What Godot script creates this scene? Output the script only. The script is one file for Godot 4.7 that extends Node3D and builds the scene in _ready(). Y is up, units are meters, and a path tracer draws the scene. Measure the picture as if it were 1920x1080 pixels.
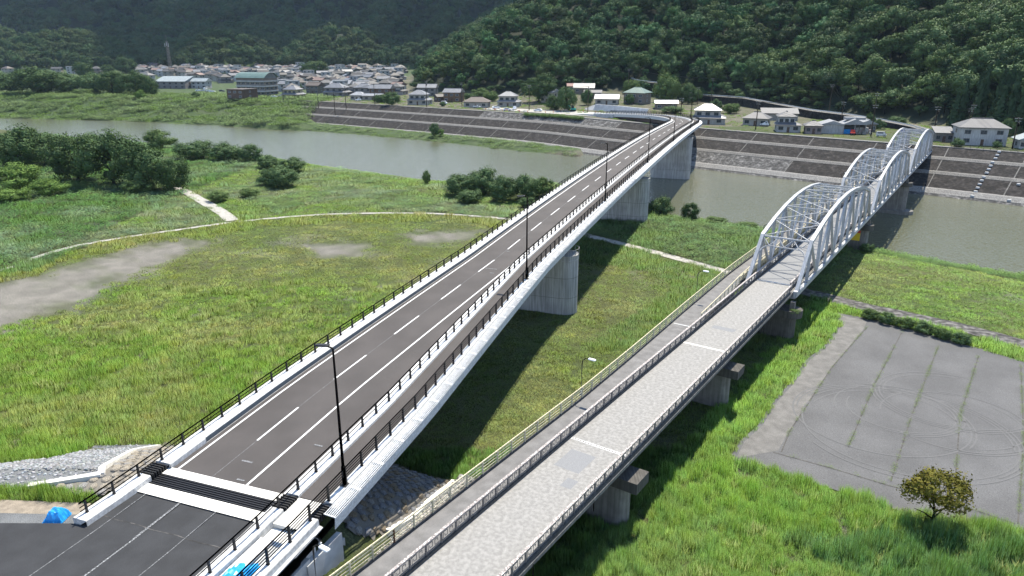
extends Node3D
# A river crossing: a new curved road bridge and an old three-span truss bridge, seen from the air.

var rng := RandomNumberGenerator.new()
var M := {}          # materials
var T := {}          # textures
var taken := {}      # names in use at top level

const EYE := Vector3(0, 36.5, 0)
const WATER := -4.0
const TERRACE := 7.0

# ------------------------------------------------------------------ mesh helpers
class Geo:
	var v := PackedVector3Array()
	var n := PackedVector3Array()
	var c := PackedColorArray()
	var ix := PackedInt32Array()
	var colour := Color(1, 1, 1)
	var coloured := false

	func tri(a: Vector3, b: Vector3, d: Vector3) -> void:
		var k := v.size()
		var m := (b - a).cross(d - a)
		if m.length_squared() < 1e-14:
			return
		m = m.normalized()
		v.append(a); v.append(b); v.append(d)
		n.append(m); n.append(m); n.append(m)
		if coloured:
			c.append(colour); c.append(colour); c.append(colour)
		ix.append(k); ix.append(k + 2); ix.append(k + 1)

	func trin(a: Vector3, b: Vector3, d: Vector3, na: Vector3, nb: Vector3, nd: Vector3) -> void:
		var k := v.size()
		v.append(a); v.append(b); v.append(d)
		n.append(na); n.append(nb); n.append(nd)
		if coloured:
			c.append(colour); c.append(colour); c.append(colour)
		ix.append(k); ix.append(k + 2); ix.append(k + 1)

	func quad(a: Vector3, b: Vector3, d: Vector3, e: Vector3) -> void:
		var k := v.size()
		var m := (d - a).cross(e - b)
		if m.length_squared() < 1e-14:
			return
		m = m.normalized()
		v.append(a); v.append(b); v.append(d); v.append(e)
		for i in 4:
			n.append(m)
			if coloured:
				c.append(colour)
		ix.append(k); ix.append(k + 2); ix.append(k + 1)
		ix.append(k); ix.append(k + 3); ix.append(k + 2)

	# a box by its centre, size and axes
	func box(at: Vector3, size: Vector3, b := Basis.IDENTITY) -> void:
		var x := b.x * size.x * 0.5
		var y := b.y * size.y * 0.5
		var z := b.z * size.z * 0.5
		quad(at - x - y + z, at + x - y + z, at + x + y + z, at - x + y + z)
		quad(at + x - y - z, at - x - y - z, at - x + y - z, at + x + y - z)
		quad(at + x - y + z, at + x - y - z, at + x + y - z, at + x + y + z)
		quad(at - x - y - z, at - x - y + z, at - x + y + z, at - x + y - z)
		quad(at - x + y + z, at + x + y + z, at + x + y - z, at - x + y - z)
		quad(at - x - y - z, at + x - y - z, at + x - y + z, at - x - y + z)

	# a box with bevelled upright and top edges
	func bevel(at: Vector3, size: Vector3, b := Basis.IDENTITY, e := 0.03) -> void:
		var hx := size.x * 0.5
		var hz := size.z * 0.5
		var hy := size.y * 0.5
		var ring := [Vector2(-hx + e, hz), Vector2(hx - e, hz), Vector2(hx, hz - e), Vector2(hx, -hz + e), Vector2(hx - e, -hz), Vector2(-hx + e, -hz), Vector2(-hx, -hz + e), Vector2(-hx, hz - e)]
		var top := []
		for i in 8:
			var p: Vector2 = ring[i]
			var q: Vector2 = ring[(i + 1) % 8]
			var p2 := Vector2(p.x - signf(p.x) * e, p.y - signf(p.y) * e)
			var q2 := Vector2(q.x - signf(q.x) * e, q.y - signf(q.y) * e)
			var a0: Vector3 = at + b * Vector3(p.x, -hy, p.y)
			var b0: Vector3 = at + b * Vector3(q.x, -hy, q.y)
			var a1: Vector3 = at + b * Vector3(p.x, hy - e, p.y)
			var b1: Vector3 = at + b * Vector3(q.x, hy - e, q.y)
			var a2: Vector3 = at + b * Vector3(p2.x, hy, p2.y)
			var b2: Vector3 = at + b * Vector3(q2.x, hy, q2.y)
			quad(a0, b0, b1, a1)
			quad(a1, b1, b2, a2)
			top.append(a2)
		for i in range(1, 7):
			tri(top[0], top[i], top[i + 1])

	# a bar from p to q: w across, h along «up»
	func beam(p: Vector3, q: Vector3, w: float, h: float, up := Vector3.UP) -> void:
		var d := q - p
		var l := d.length()
		if l < 1e-5:
			return
		var z := d / l
		var x := up.cross(z)
		if x.length_squared() < 1e-6:
			x = Vector3.RIGHT.cross(z)
		x = x.normalized()
		var y := z.cross(x)
		box((p + q) * 0.5, Vector3(w, h, l), Basis(x, y, z))

	# a round bar through points, radius at each point
	func tube(pts: Array, radii: Array, sides := 8, cap := true) -> void:
		var rings := []
		for i in pts.size():
			var d: Vector3 = (pts[mini(i + 1, pts.size() - 1)] - pts[maxi(i - 1, 0)]).normalized()
			var x := d.cross(Vector3.UP)
			if x.length_squared() < 1e-4:
				x = d.cross(Vector3.RIGHT)
			x = x.normalized()
			var y := x.cross(d).normalized()
			var r: float = radii[i] if i < radii.size() else radii[-1]
			var ring := []
			for k in sides:
				var a := TAU * k / sides
				ring.append([pts[i] + (x * cos(a) + y * sin(a)) * r, x * cos(a) + y * sin(a)])
			rings.append(ring)
		for i in rings.size() - 1:
			for k in sides:
				var k2 := (k + 1) % sides
				var a: Array = rings[i][k]
				var b: Array = rings[i][k2]
				var d: Array = rings[i + 1][k2]
				var e: Array = rings[i + 1][k]
				trin(a[0], b[0], d[0], a[1], b[1], d[1])
				trin(a[0], d[0], e[0], a[1], d[1], e[1])
		if cap:
			for end in [0, rings.size() - 1]:
				var ring: Array = rings[end]
				for k in range(1, sides - 1):
					if end == 0:
						tri(ring[0][0], ring[k + 1][0], ring[k][0])
					else:
						tri(ring[0][0], ring[k][0], ring[k + 1][0])

	# a sheet through rows of points (each row runs left to right, rows run forward); faces up for a flat one
	func rows(r: Array, flip := false) -> void:
		for i in r.size() - 1:
			for j in r[i].size() - 1:
				if flip:
					quad(r[i][j], r[i + 1][j], r[i + 1][j + 1], r[i][j + 1])
				else:
					quad(r[i][j], r[i][j + 1], r[i + 1][j + 1], r[i + 1][j])

	# a prism over a flat polygon (x, z), from y0 to y1
	func prism(p: PackedVector2Array, y0: float, y1: float, bottom := false) -> void:
		if Geometry2D.is_polygon_clockwise(p):
			p.reverse()
		var t := Geometry2D.triangulate_polygon(p)
		for i in range(0, t.size(), 3):
			var a := p[t[i]]
			var b := p[t[i + 1]]
			var d := p[t[i + 2]]
			if (b - a).cross(d - a) > 0:
				var s := b
				b = d
				d = s
			tri(Vector3(a.x, y1, a.y), Vector3(b.x, y1, b.y), Vector3(d.x, y1, d.y))
			if bottom:
				tri(Vector3(a.x, y0, a.y), Vector3(d.x, y0, d.y), Vector3(b.x, y0, b.y))
		if y1 - y0 > 0.001:
			for i in p.size():
				var a := p[i]
				var b := p[(i + 1) % p.size()]
				quad(Vector3(b.x, y0, b.y), Vector3(a.x, y0, a.y), Vector3(a.x, y1, a.y), Vector3(b.x, y1, b.y))

	func mesh() -> ArrayMesh:
		var a := []
		a.resize(Mesh.ARRAY_MAX)
		a[Mesh.ARRAY_VERTEX] = v
		a[Mesh.ARRAY_NORMAL] = n
		if coloured:
			a[Mesh.ARRAY_COLOR] = c
		a[Mesh.ARRAY_INDEX] = ix
		var m := ArrayMesh.new()
		if v.size() > 0:
			m.add_surface_from_arrays(Mesh.PRIMITIVE_TRIANGLES, a)
		return m

# ------------------------------------------------------------------ naming
func numbered(called: String) -> String:
	if not taken.has(called):
		taken[called] = 0
		return called
	taken[called] += 1
	return "%s_%03d" % [called, taken[called]]

func tag(o: Node, label: String, category: String, group := "") -> void:
	o.set_meta("label", label)
	o.set_meta("category", category)
	if group:
		o.set_meta("group", group)

func thing(called: String, label: String, category: String, at := Vector3.ZERO, turn := 0.0, group := "") -> Node3D:
	var o := Node3D.new()
	o.name = numbered(called)
	add_child(o)
	o.position = at
	o.rotation.y = turn
	tag(o, label, category, group)
	return o

func put(called: String, mesh: Mesh, m: Material, parent: Node = null, at := Vector3.ZERO) -> MeshInstance3D:
	var o := MeshInstance3D.new()
	o.name = called if parent else numbered(called)
	o.mesh = mesh
	o.material_override = m
	o.position = at
	if parent:
		parent.add_child(o, true)
	else:
		add_child(o)
	return o

func piece(called: String, g: Geo, m: Material, parent: Node = null) -> MeshInstance3D:
	return put(called, g.mesh(), m, parent)

func setting(called: String, g: Geo, m: Material) -> MeshInstance3D:
	var o := piece(called, g, m)
	o.set_meta("kind", "structure")
	return o

func copies(called: String, mesh: Mesh, m: Material, xf: Array, cols: Array, label: String, category: String, parent: Node = null) -> MultiMeshInstance3D:
	var mm := MultiMesh.new()
	mm.transform_format = MultiMesh.TRANSFORM_3D
	mm.use_colors = cols.size() > 0
	mm.mesh = mesh
	mm.instance_count = xf.size()
	for i in xf.size():
		mm.set_instance_transform(i, xf[i])
		if cols.size() > 0:
			mm.set_instance_color(i, cols[i])
	var o := MultiMeshInstance3D.new()
	o.multimesh = mm
	o.material_override = m
	o.set_meta("kind", "stuff")
	if parent:
		o.name = called
		parent.add_child(o, true)
	else:
		o.name = numbered(called)
		add_child(o)
		tag(o, label, category)
	return o

# ------------------------------------------------------------------ textures and materials
func noise_image(size: int, seed_: int, freq: float, octaves: int, lo: float, hi: float, kind := FastNoiseLite.TYPE_SIMPLEX_SMOOTH, contrast := 1.0) -> Image:
	var f := FastNoiseLite.new()
	f.seed = seed_
	f.noise_type = kind
	f.frequency = freq
	f.fractal_octaves = octaves
	f.fractal_type = FastNoiseLite.FRACTAL_FBM if octaves > 1 else FastNoiseLite.FRACTAL_NONE
	var img := f.get_seamless_image(size, size, false, false, 0.15, true)
	img.convert(Image.FORMAT_L8)
	var data := img.get_data()
	for i in data.size():
		var t := clampf((data[i] / 255.0 - 0.5) * contrast + 0.5, 0.0, 1.0)
		data[i] = int(255.0 * lerpf(lo, hi, t))
	return Image.create_from_data(size, size, false, Image.FORMAT_L8, data)

func tex(img: Image) -> ImageTexture:
	return ImageTexture.create_from_image(img)

func make_textures() -> void:
	T.grain = tex(noise_image(256, 3, 0.35, 2, 0.72, 1.0, FastNoiseLite.TYPE_VALUE, 1.3))
	T.blotch = tex(noise_image(256, 5, 0.03, 5, 0.86, 1.0, FastNoiseLite.TYPE_SIMPLEX_SMOOTH, 1.5))
	T.soft = tex(noise_image(256, 8, 0.015, 4, 0.90, 1.0, FastNoiseLite.TYPE_SIMPLEX_SMOOTH, 1.8))
	T.rough = tex(noise_image(256, 13, 0.06, 4, 0.45, 1.0, FastNoiseLite.TYPE_SIMPLEX_SMOOTH, 1.7))
	T.cells = tex(noise_image(256, 17, 0.09, 2, 0.35, 1.0, FastNoiseLite.TYPE_CELLULAR, 1.4))
	# stains that run along the second axis
	var f := FastNoiseLite.new()
	f.seed = 21
	f.frequency = 0.02
	f.fractal_octaves = 4
	var img := Image.create(256, 256, false, Image.FORMAT_L8)
	for y in 256:
		for x in 256:
			var a := TAU * x / 256.0
			var t := f.get_noise_3d(cos(a) * 160.0, sin(a) * 160.0, absf(y - 128.0) * 0.25) * 0.9 + 0.5
			img.set_pixel(x, y, Color.from_hsv(0, 0, clampf(lerpf(0.70, 1.0, clampf(t, 0, 1)), 0, 1)))
	T.streak = tex(img)
	T.faint = tex(noise_image(256, 77, 0.05, 5, 0.86, 1.0, FastNoiseLite.TYPE_SIMPLEX, 1.9))
	T.ripple = tex(noise_image(512, 31, 0.02, 4, 0.0, 1.0, FastNoiseLite.TYPE_SIMPLEX_SMOOTH, 1.5))

# colour values are linear, as measured on real surfaces
func mat(called: String, r: float, g: float, b: float, rough := 0.85, texture := "", scale := 0.3, detail := "", dscale := 0.05, metal := 0.0, bump := 0.0, bump_tex := "") -> StandardMaterial3D:
	var m := StandardMaterial3D.new()
	m.resource_name = called
	m.albedo_color = Color(r, g, b).linear_to_srgb()
	m.roughness = rough
	m.metallic = metal
	m.metallic_specular = 0.4
	if texture:
		m.albedo_texture = T[texture]
		m.uv1_triplanar = true
		m.uv1_world_triplanar = true
		m.uv1_scale = Vector3.ONE * scale
	if detail:
		m.detail_enabled = true
		m.detail_blend_mode = BaseMaterial3D.BLEND_MODE_MUL
		m.detail_albedo = T[detail]
		m.detail_uv_layer = BaseMaterial3D.DETAIL_UV_2
		m.uv2_triplanar = true
		m.uv2_world_triplanar = true
		m.uv2_scale = Vector3.ONE * dscale
	if bump > 0.0:
		m.heightmap_enabled = true
		m.heightmap_scale = bump
		m.heightmap_texture = T[bump_tex]
	M[called] = m
	return m

func leafy(called: String, r: float, g: float, b: float, back := 0.5) -> void:
	var m := mat(called, r, g, b, 0.65)
	m.metallic_specular = 0.18
	m.backlight_enabled = true
	m.backlight = Color(back, back, back * 0.6)
	m.vertex_color_use_as_albedo = true

func make_materials() -> void:
	mat("new_asphalt", 0.088, 0.079, 0.075, 0.8, "grain", 0.9, "soft", 0.045)
	mat("black_asphalt", 0.042, 0.044, 0.048, 0.8, "grain", 0.9, "blotch", 0.06)
	mat("old_asphalt", 0.37, 0.362, 0.342, 0.9, "blotch", 0.3, "grain", 0.9)
	mat("walk_asphalt", 0.235, 0.23, 0.225, 0.9, "grain", 0.9, "blotch", 0.09)
	mat("pad_asphalt", 0.140, 0.140, 0.141, 0.9, "grain", 0.3, "soft", 0.03)
	mat("pad_edge", 0.205, 0.198, 0.186, 0.9, "blotch", 0.08, "grain", 0.5)
	mat("patch_asphalt", 0.26, 0.265, 0.27, 0.9, "grain", 0.9)
	mat("paint", 0.80, 0.80, 0.79, 0.6, "grain", 0.6)
	mat("chalk", 0.32, 0.33, 0.34, 0.8, "rough", 0.5)
	mat("white_concrete", 0.60, 0.60, 0.585, 0.75, "faint", 0.22, "soft", 0.6)
	mat("joint_concrete", 0.74, 0.72, 0.66, 0.75, "soft", 0.25)
	mat("pier_concrete", 0.50, 0.50, 0.485, 0.85, "streak", 0.16, "soft", 0.05)
	mat("wall_concrete", 0.47, 0.48, 0.48, 0.85, "soft", 0.13, "blotch", 0.08)
	mat("old_concrete", 0.235, 0.23, 0.215, 0.9, "streak", 0.16, "blotch", 0.11)
	mat("stained_concrete", 0.11, 0.105, 0.095, 0.9, "streak", 0.2, "blotch", 0.15)
	mat("slate", 0.075, 0.095, 0.115, 0.5, "soft", 0.3)
	mat("black_metal", 0.016, 0.016, 0.018, 0.45)
	mat("rubber", 0.012, 0.012, 0.013, 0.6)
	mat("white_metal", 0.66, 0.68, 0.69, 0.5, "faint", 0.3, "soft", 0.4)
	mat("girder_steel", 0.10, 0.07, 0.065, 0.6, "soft", 0.2)
	mat("truss_steel", 0.55, 0.565, 0.58, 0.45, "streak", 0.35, "soft", 0.2)
	mat("rail_steel", 0.30, 0.275, 0.255, 0.7, "rough", 0.7)
	mat("handrail", 0.62, 0.56, 0.53, 0.6, "rough", 0.35)
	mat("cream_rail", 0.80, 0.71, 0.48, 0.6, "streak", 0.4)
	mat("rust", 0.20, 0.085, 0.035, 0.9, "rough", 1.2)
	mat("galvanised", 0.42, 0.43, 0.44, 0.45, "soft", 0.5, "", 0.05, 0.4)
	mat("lamp_glass", 0.72, 0.73, 0.72, 0.25)
	mat("path", 0.50, 0.48, 0.43, 0.95, "blotch", 0.12, "grain", 0.8)
	mat("path_asphalt", 0.225, 0.215, 0.205, 0.95, "rough", 0.05, "grain", 0.8)
	mat("gravel", 0.24, 0.25, 0.255, 0.95, "grain", 0.8, "blotch", 0.06, 0.0, 6.0, "cells")
	mat("earth", 0.36, 0.305, 0.235, 0.95, "blotch", 0.2, "grain", 0.7)
	mat("revetment", 0.098, 0.086, 0.081, 0.95, "cells", 0.05, "rough", 0.021, 0.0, 8.0, "cells")
	mat("revetment_pale", 0.40, 0.39, 0.375, 0.95, "cells", 0.05, "rough", 0.021, 0.0, 8.0, "cells")
	mat("berm", 0.30, 0.29, 0.27, 0.95, "rough", 0.2, "blotch", 0.04)
	mat("foot_concrete", 0.42, 0.41, 0.385, 0.95, "rough", 0.2, "blotch", 0.05)
	mat("tarp", 0.02, 0.30, 0.72, 0.35, "soft", 0.6)
	mat("bark", 0.085, 0.065, 0.05, 0.95, "rough", 0.9)
	mat("glass", 0.035, 0.045, 0.055, 0.08)
	mat("tyre", 0.015, 0.015, 0.016, 0.9)
	for a in [["stone_a", 0.40, 0.39, 0.37], ["stone_b", 0.33, 0.27, 0.19], ["stone_c", 0.30, 0.31, 0.33], ["stone_d", 0.46, 0.41, 0.33]]:
		mat(a[0], a[1], a[2], a[3], 0.9, "rough", 0.9, "", 0.05, 0.0, 3.0, "rough")
	mat("pebble", 0.30, 0.30, 0.295, 0.9).vertex_color_use_as_albedo = true
	mat("mortar", 0.20, 0.185, 0.16, 0.95, "grain", 0.8)
	leafy("grass", 1, 1, 1, 0.55)
	leafy("leaf", 1, 1, 1, 0.38)
	var g := mat("ground", 1, 1, 1, 0.95, "rough", 0.35, "blotch", 0.03)
	g.vertex_color_use_as_albedo = true
	var h := mat("hill_ground", 1, 1, 1, 0.95, "rough", 0.08)
	h.vertex_color_use_as_albedo = true
	var w := mat("water", 0.095, 0.100, 0.062, 0.07)
	w.metallic_specular = 0.5
	w.heightmap_enabled = true
	w.heightmap_texture = T.ripple
	w.heightmap_scale = 6.0
	w.uv1_triplanar = true
	w.uv1_world_triplanar = true
	w.uv1_scale = Vector3.ONE * 0.075

# ------------------------------------------------------------------ small tools
func flat(a: Array) -> PackedVector2Array:
	var p := PackedVector2Array()
	for q in a:
		p.append(Vector2(q[0], q[1]))
	return p

# signed distance to a polyline, positive on its right as it runs
func side(p: PackedVector2Array, q: Vector2) -> float:
	var best := 1e20
	var s := 1.0
	for i in p.size() - 1:
		var a := p[i]
		var ab := p[i + 1] - a
		var t := clampf((q - a).dot(ab) / ab.length_squared(), 0.0, 1.0)
		var d := q.distance_squared_to(a + ab * t)
		if d < best - 1e-6:
			best = d
			s = 1.0 if ab.cross(q - a) > 0.0 else -1.0
	return s * sqrt(best)

func near_line(p: PackedVector2Array, q: Vector2) -> float:
	return absf(side(p, q))

func sm(a: float, b: float, x: float) -> float:
	var t := clampf((x - a) / (b - a), 0.0, 1.0)
	return t * t * (3.0 - 2.0 * t)

func rnd(a: float, b: float) -> float:
	return rng.randf_range(a, b)

func pick(a: Array) -> Variant:
	return a[rng.randi() % a.size()]

# ------------------------------------------------------------------ lines on the map (x, z)
var NEAR := flat([[-420, -470], [-298, -400], [-286, -398], [-233, -365], [-203, -343], [-147, -314], [-82, -274], [-62, -257.5], [-22, -228], [0, -227], [17, -226], [29.5, -204], [37, -184], [46, -175], [60, -165], [71.5, -154], [78, -147], [86, -138], [97, -128], [112, -110], [160, -40]])
var FAR := flat([[-700, -520], [-348, -470], [-327, -465], [-251, -450], [-166, -417], [-115, -391], [-76, -368], [-49, -349], [-19, -325], [4, -304], [20, -294], [34, -281.5], [66, -257], [95, -233], [119, -212], [141, -192], [170, -165], [260, -80]])
var TOP := flat([[-135, -463], [-122, -454], [-80, -425], [-37, -394], [0, -366], [25, -346], [50, -318], [75, -291], [100, -267], [126, -243], [142, -230], [160, -213], [200, -172], [260, -110]])
var HILL := flat([[-150, -1500], [-130, -1000], [-95, -720], [-78, -575], [-40, -540], [15, -503], [70, -474], [111, -450], [140, -405], [166, -354], [178, -300], [186, -255], [205, -190], [260, -90]])
var TOE := flat([[-140, -38], [-90, -50], [-60, -55], [-47, -58.5], [-41, -60], [-33, -60.6], [-20, -60.2], [-10.6, -57], [-5.5, -54.7], [-3, -52], [0, -46], [3, -38], [4, -20]])
var PATH := flat([[-110, -100], [-89.8, -119], [-89, -127], [-86.4, -135.8], [-79.6, -143], [-72.3, -149], [-63.5, -156], [-54.2, -161], [-42.9, -164.8], [-27.9, -166], [-15.1, -164.8], [0, -159.2], [10.5, -150.9], [16.5, -143.5], [25.1, -134], [33.7, -123.2], [40, -115.5], [46.9, -107.6], [50.8, -103], [54.1, -99.6], [60.6, -94.1], [64.9, -89.1], [70, -82.4], [80, -70]])
var BRANCH := flat([[-96, -200], [-89.5, -193], [-80.9, -182], [-71, -169], [-62.9, -157]])
var PAD := flat([[47.9, -97.8], [52, -95.2], [58.8, -87.3], [63.3, -80.5], [75, -66], [66, -38], [48.5, -42.8], [40.8, -47.5], [36.8, -49.4], [32.5, -50.4], [28.1, -53.6], [23.6, -56.8], [20.4, -58.3], [22.4, -61.6], [25.2, -64.7], [28.6, -70], [32.1, -74.5], [36.5, -81], [40.7, -85.5], [45.5, -92.5]])
var BARE := [flat([[-88, -110], [-81, -117], [-76.7, -129.5], [-68.6, -140.8], [-60.7, -139.9], [-63, -125.2], [-65, -113.1], [-66, -103], [-67, -96], [-74, -89], [-90, -88]]),
	flat([[-41.1, -135.8], [-34.4, -138.6], [-27.4, -135.8], [-28.3, -129.5], [-35.1, -128.8]]),
	flat([[-22.3, -145.2], [-9.2, -150], [-5.7, -146.2], [-11.9, -138.6], [-19.3, -138]])]

var n1 := FastNoiseLite.new()
var n2 := FastNoiseLite.new()
var n3 := FastNoiseLite.new()

func far_hills(x: float, z: float) -> float:
	# ridges behind the village
	var y := 0.0
	var d := -z - 1180.0 - 90.0 * n3.get_noise_2d(x * 0.4, 7.0)
	if d > 0.0:
		var k := 1.0 - 2.4 * absf(n3.get_noise_2d(x * 0.62 + z * 0.12 + 90.0, z * 0.22))
		y = 0.30 * d * (0.40 + 0.62 * clampf(k, 0.0, 1.0)) + 16.0 * n3.get_noise_2d(x * 3.0, z * 3.0)
		y = maxf(y, 0.0)
		y = y / (1.0 + y / 900.0)
	# a low wooded knoll close behind the houses on the left
	for a in [[-420.0, -1090.0, 110.0, 42.0], [-250.0, -1120.0, 130.0, 48.0], [-640.0, -1080.0, 160.0, 40.0], [-130.0, -1060.0, 70.0, 26.0], [-880.0, -1150.0, 200.0, 70.0]]:
		var r: float = Vector2(x - a[0], (z - a[1]) * 1.2).length() / a[2]
		if r < 1.0:
			y = maxf(y, a[3] * (1.0 - r * r) * (1.0 - r * r))
	return y

func hill_depth(x: float, z: float) -> float:
	return -side(HILL, Vector2(x, z))

func near_hill(d: float, x: float, z: float) -> float:
	if d <= 0.0:
		return 0.0
	var wob := 1.0 + 0.28 * n3.get_noise_2d(x * 2.2, z * 2.2)
	var s := 0.66 * d * wob
	return 210.0 * (1.0 - exp(-s / 210.0))

func revetment_y(d: float) -> float:
	# d: metres down from the crest line, towards the river
	var t := clampf(d / 31.0, 0.0, 1.2)
	return lerpf(7.3, -6.3, t)

func land(x: float, z: float) -> float:
	var q := Vector2(x, z)
	if z > -300.0 or x < -60.0:
		var dn := side(NEAR, q)
		if dn > 0.0:
			var t := clampf(dn / 26.0, 0.0, 1.0)
			var y := lerpf(-4.5, 0.0, 1.0 - (1.0 - t) * (1.0 - t))
			if z > -75.0:
				var dl := side(TOE, q)
				if dl > 0.0:
					var up := minf(8.55, dl * 0.5)
					var beside := cos(AZ) * (x - ORG.x) + sin(AZ) * (z - ORG.y)
					if beside > 8.0:
						up = lerpf(up, minf(up, maxf(0.0, 2.2 + 0.25 * (z + 46.0))), sm(8.0, 10.0, beside))
					y += up
			elif dn > 12.0 and x < 14.0 and absf(side(PATH, q)) > 5.0:
				y += 0.22 * n1.get_noise_2d(x * 2.5, z * 2.5)
			if x < -88.0 and z < -95.0:
				y += 0.8 * sm(-88.0, -120.0, x) * (0.5 + n1.get_noise_2d(x * 1.5, z * 1.5))
			return y
	var df := -side(FAR, q)
	if df <= 0.0:
		return -5.6
	var y2 := TERRACE
	var bank := 0.0
	if x < -104.0:
		bank = sm(-104.0, -165.0, x)
		y2 = lerpf(TERRACE, lerpf(-4.3, TERRACE, sm(-4.0, 52.0, df)) + 0.6 * n1.get_noise_2d(x, z), bank)
	if bank < 1.0:
		var dt := side(TOP, q)
		if dt > -0.6:
			var low := revetment_y(dt) - 0.9
			if dt > 24.0 and x < 30.0:
				low = maxf(low, -4.5 + minf(df * 0.2, 2.1))
			low = maxf(low, -5.6)
			if bank <= 0.0:
				return low
			return lerpf(low, maxf(y2, low + 0.5), bank)
	y2 += 7.0 * sm(150.0, 800.0, -z - 420.0)
	if x > -20.0 and x < 140.0 and z > -540.0:
		y2 += 6.0 * exp(-Vector2(x - 46.0, z + 470.0).length_squared() / 1300.0) + 2.2 * exp(-Vector2(x - 66.0, z + 405.0).length_squared() / 700.0)
	var hd := hill_depth(x, z)
	return y2 + maxf(near_hill(hd, x, z), far_hills(x, z))

func ground_colour(x: float, z: float, y: float) -> Color:
	var q := Vector2(x, z)
	var a := n1.get_noise_2d(x * 1.3, z * 1.3)
	var b := n2.get_noise_2d(x * 3.0, z * 3.0)
	var green := Color(0.085, 0.125, 0.030).lerp(Color(0.135, 0.145, 0.045), clampf(0.5 + a, 0.0, 1.0))
	if z < -300.0 and side(NEAR, q) < 0.0:
		var hd := hill_depth(x, z)
		if hd > 2.0 or z < -1080.0:
			return Color(0.020, 0.038, 0.013)
		if x > -118.0 and hd > -140.0:
			return Color(0.13, 0.15, 0.06).lerp(Color(0.25, 0.22, 0.17), clampf(0.4 + 1.6 * b, 0.0, 1.0))
		return Color(0.075, 0.14, 0.035).lerp(Color(0.12, 0.16, 0.06), clampf(0.3 + b, 0.0, 1.0))
	var bare := 0.0
	for p in BARE:
		if z < -85.0 and z > -155.0:
			var inside: bool = Geometry2D.is_point_in_polygon(q, p)
			var d := near_line(p, q)
			bare = maxf(bare, (0.5 + clampf(d / 10.0, 0.0, 0.5)) if inside else 0.5 - clampf(d / 9.0, 0.0, 0.5))
	bare = clampf(bare * 1.5 - 0.35 + 0.9 * b + 0.3 * a, 0.0, 1.0)
	bare = maxf(bare, clampf((n2.get_noise_2d(x * 1.1 + 300.0, z * 1.1) - 0.34) * 3.0, 0.0, 0.7))
	var c := green.lerp(Color(0.33, 0.31, 0.27), bare)
	if y < -3.4:
		c = Color(0.17, 0.15, 0.11)
	return c

func build_land() -> void:
	n1.seed = 11
	n1.frequency = 0.02
	n1.fractal_octaves = 3
	n2.seed = 23
	n2.frequency = 0.04
	n2.fractal_octaves = 4
	n3.seed = 37
	n3.frequency = 0.006
	n3.fractal_octaves = 4
	var zs := []
	var z := -16.0
	while z > -3300.0:
		zs.append(z)
		z -= 0.3 - z * 0.0165
	var cols := 190
	var g := Geo.new()
	var pts := PackedVector3Array()
	var cs := PackedColorArray()
	var w := cols + 1
	for zi in zs:
		var half: float = 24.0 - zi * 0.92
		for j in w:
			var x: float = lerpf(-half, half, float(j) / cols)
			var y := land(x, zi)
			pts.append(Vector3(x, y, zi))
			cs.append(ground_colour(x, zi, y))
	var ns := PackedVector3Array()
	ns.resize(pts.size())
	for i in zs.size() - 1:
		for j in cols:
			var k: int = i * w + j
			var m := (pts[k + 1] - pts[k]).cross(pts[k + w] - pts[k]).normalized()
			ns[k] += m
			ns[k + 1] += m
			ns[k + w] += m
			ns[k + w + 1] += m
			for id in [k, k + w, k + 1, k + 1, k + w, k + w + 1]:
				g.ix.append(id)
	for i in ns.size():
		ns[i] = ns[i].normalized()
	g.v = pts
	g.n = ns
	g.c = cs
	g.coloured = true
	setting("ground", g, M.ground)

	var r := Geo.new()
	r.quad(Vector3(-700, WATER, -60), Vector3(300, WATER, -60), Vector3(300, WATER, -560), Vector3(-700, WATER, -560))
	setting("river", r, M.water)

	# paths on the flood plain
	strip_on_land("footpath", PATH, 0, 13, 0.72, M.path, 0.09)
	strip_on_land("footpath", PATH, 12, 17, 1.15, M.path, 0.09)
	strip_on_land("footpath", PATH, 16, PATH.size() - 1, 1.75, M.path_asphalt, 0.10)
	strip_on_land("footpath", BRANCH, 0, BRANCH.size() - 1, 1.5, M.path, 0.13)

func strip_on_land(called: String, line: PackedVector2Array, from: int, to: int, half: float, m: Material, up: float) -> void:
	var g := Geo.new()
	var c := Curve2D.new()
	for i in range(from, to + 1):
		var p := line[i]
		var t := (line[mini(i + 1, line.size() - 1)] - line[maxi(i - 1, 0)]) * 0.17
		c.add_point(p, -t, t)
	var l := c.get_baked_length()
	var rows := []
	var k := 0.0
	while k <= l:
		var p := c.sample_baked(k)
		var d := (c.sample_baked(minf(k + 0.6, l)) - c.sample_baked(maxf(k - 0.6, 0.0))).normalized()
		var nrm := Vector2(-d.y, d.x)
		var h := half * (1.0 + 0.12 * n2.get_noise_2d(p.x * 5.0, p.y * 5.0))
		var row := []
		for s in [-h, -h * 0.4, h * 0.4, h]:
			var q: Vector2 = p + nrm * s
			row.append(Vector3(q.x, land(q.x, q.y) + up, q.y))
		row.reverse()
		rows.append(row)
		k += 1.3
	g.rows(rows, true)
	# soften: drop the outer edge into the ground
	setting(called, g, m)

# ------------------------------------------------------------------ the far embankment: stepped revetment, crest road
func top_at(u: float) -> Vector2:
	return crest.sample_baked(clampf(u, 0.0, crest.get_baked_length()))

var crest := Curve2D.new()

func crest_point(u: float, out: float) -> Vector2:
	var d := (top_at(u + 3.0) - top_at(u - 3.0)).normalized()
	return top_at(u) + Vector2(-d.y, d.x) * out     # out > 0: towards the river

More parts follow.
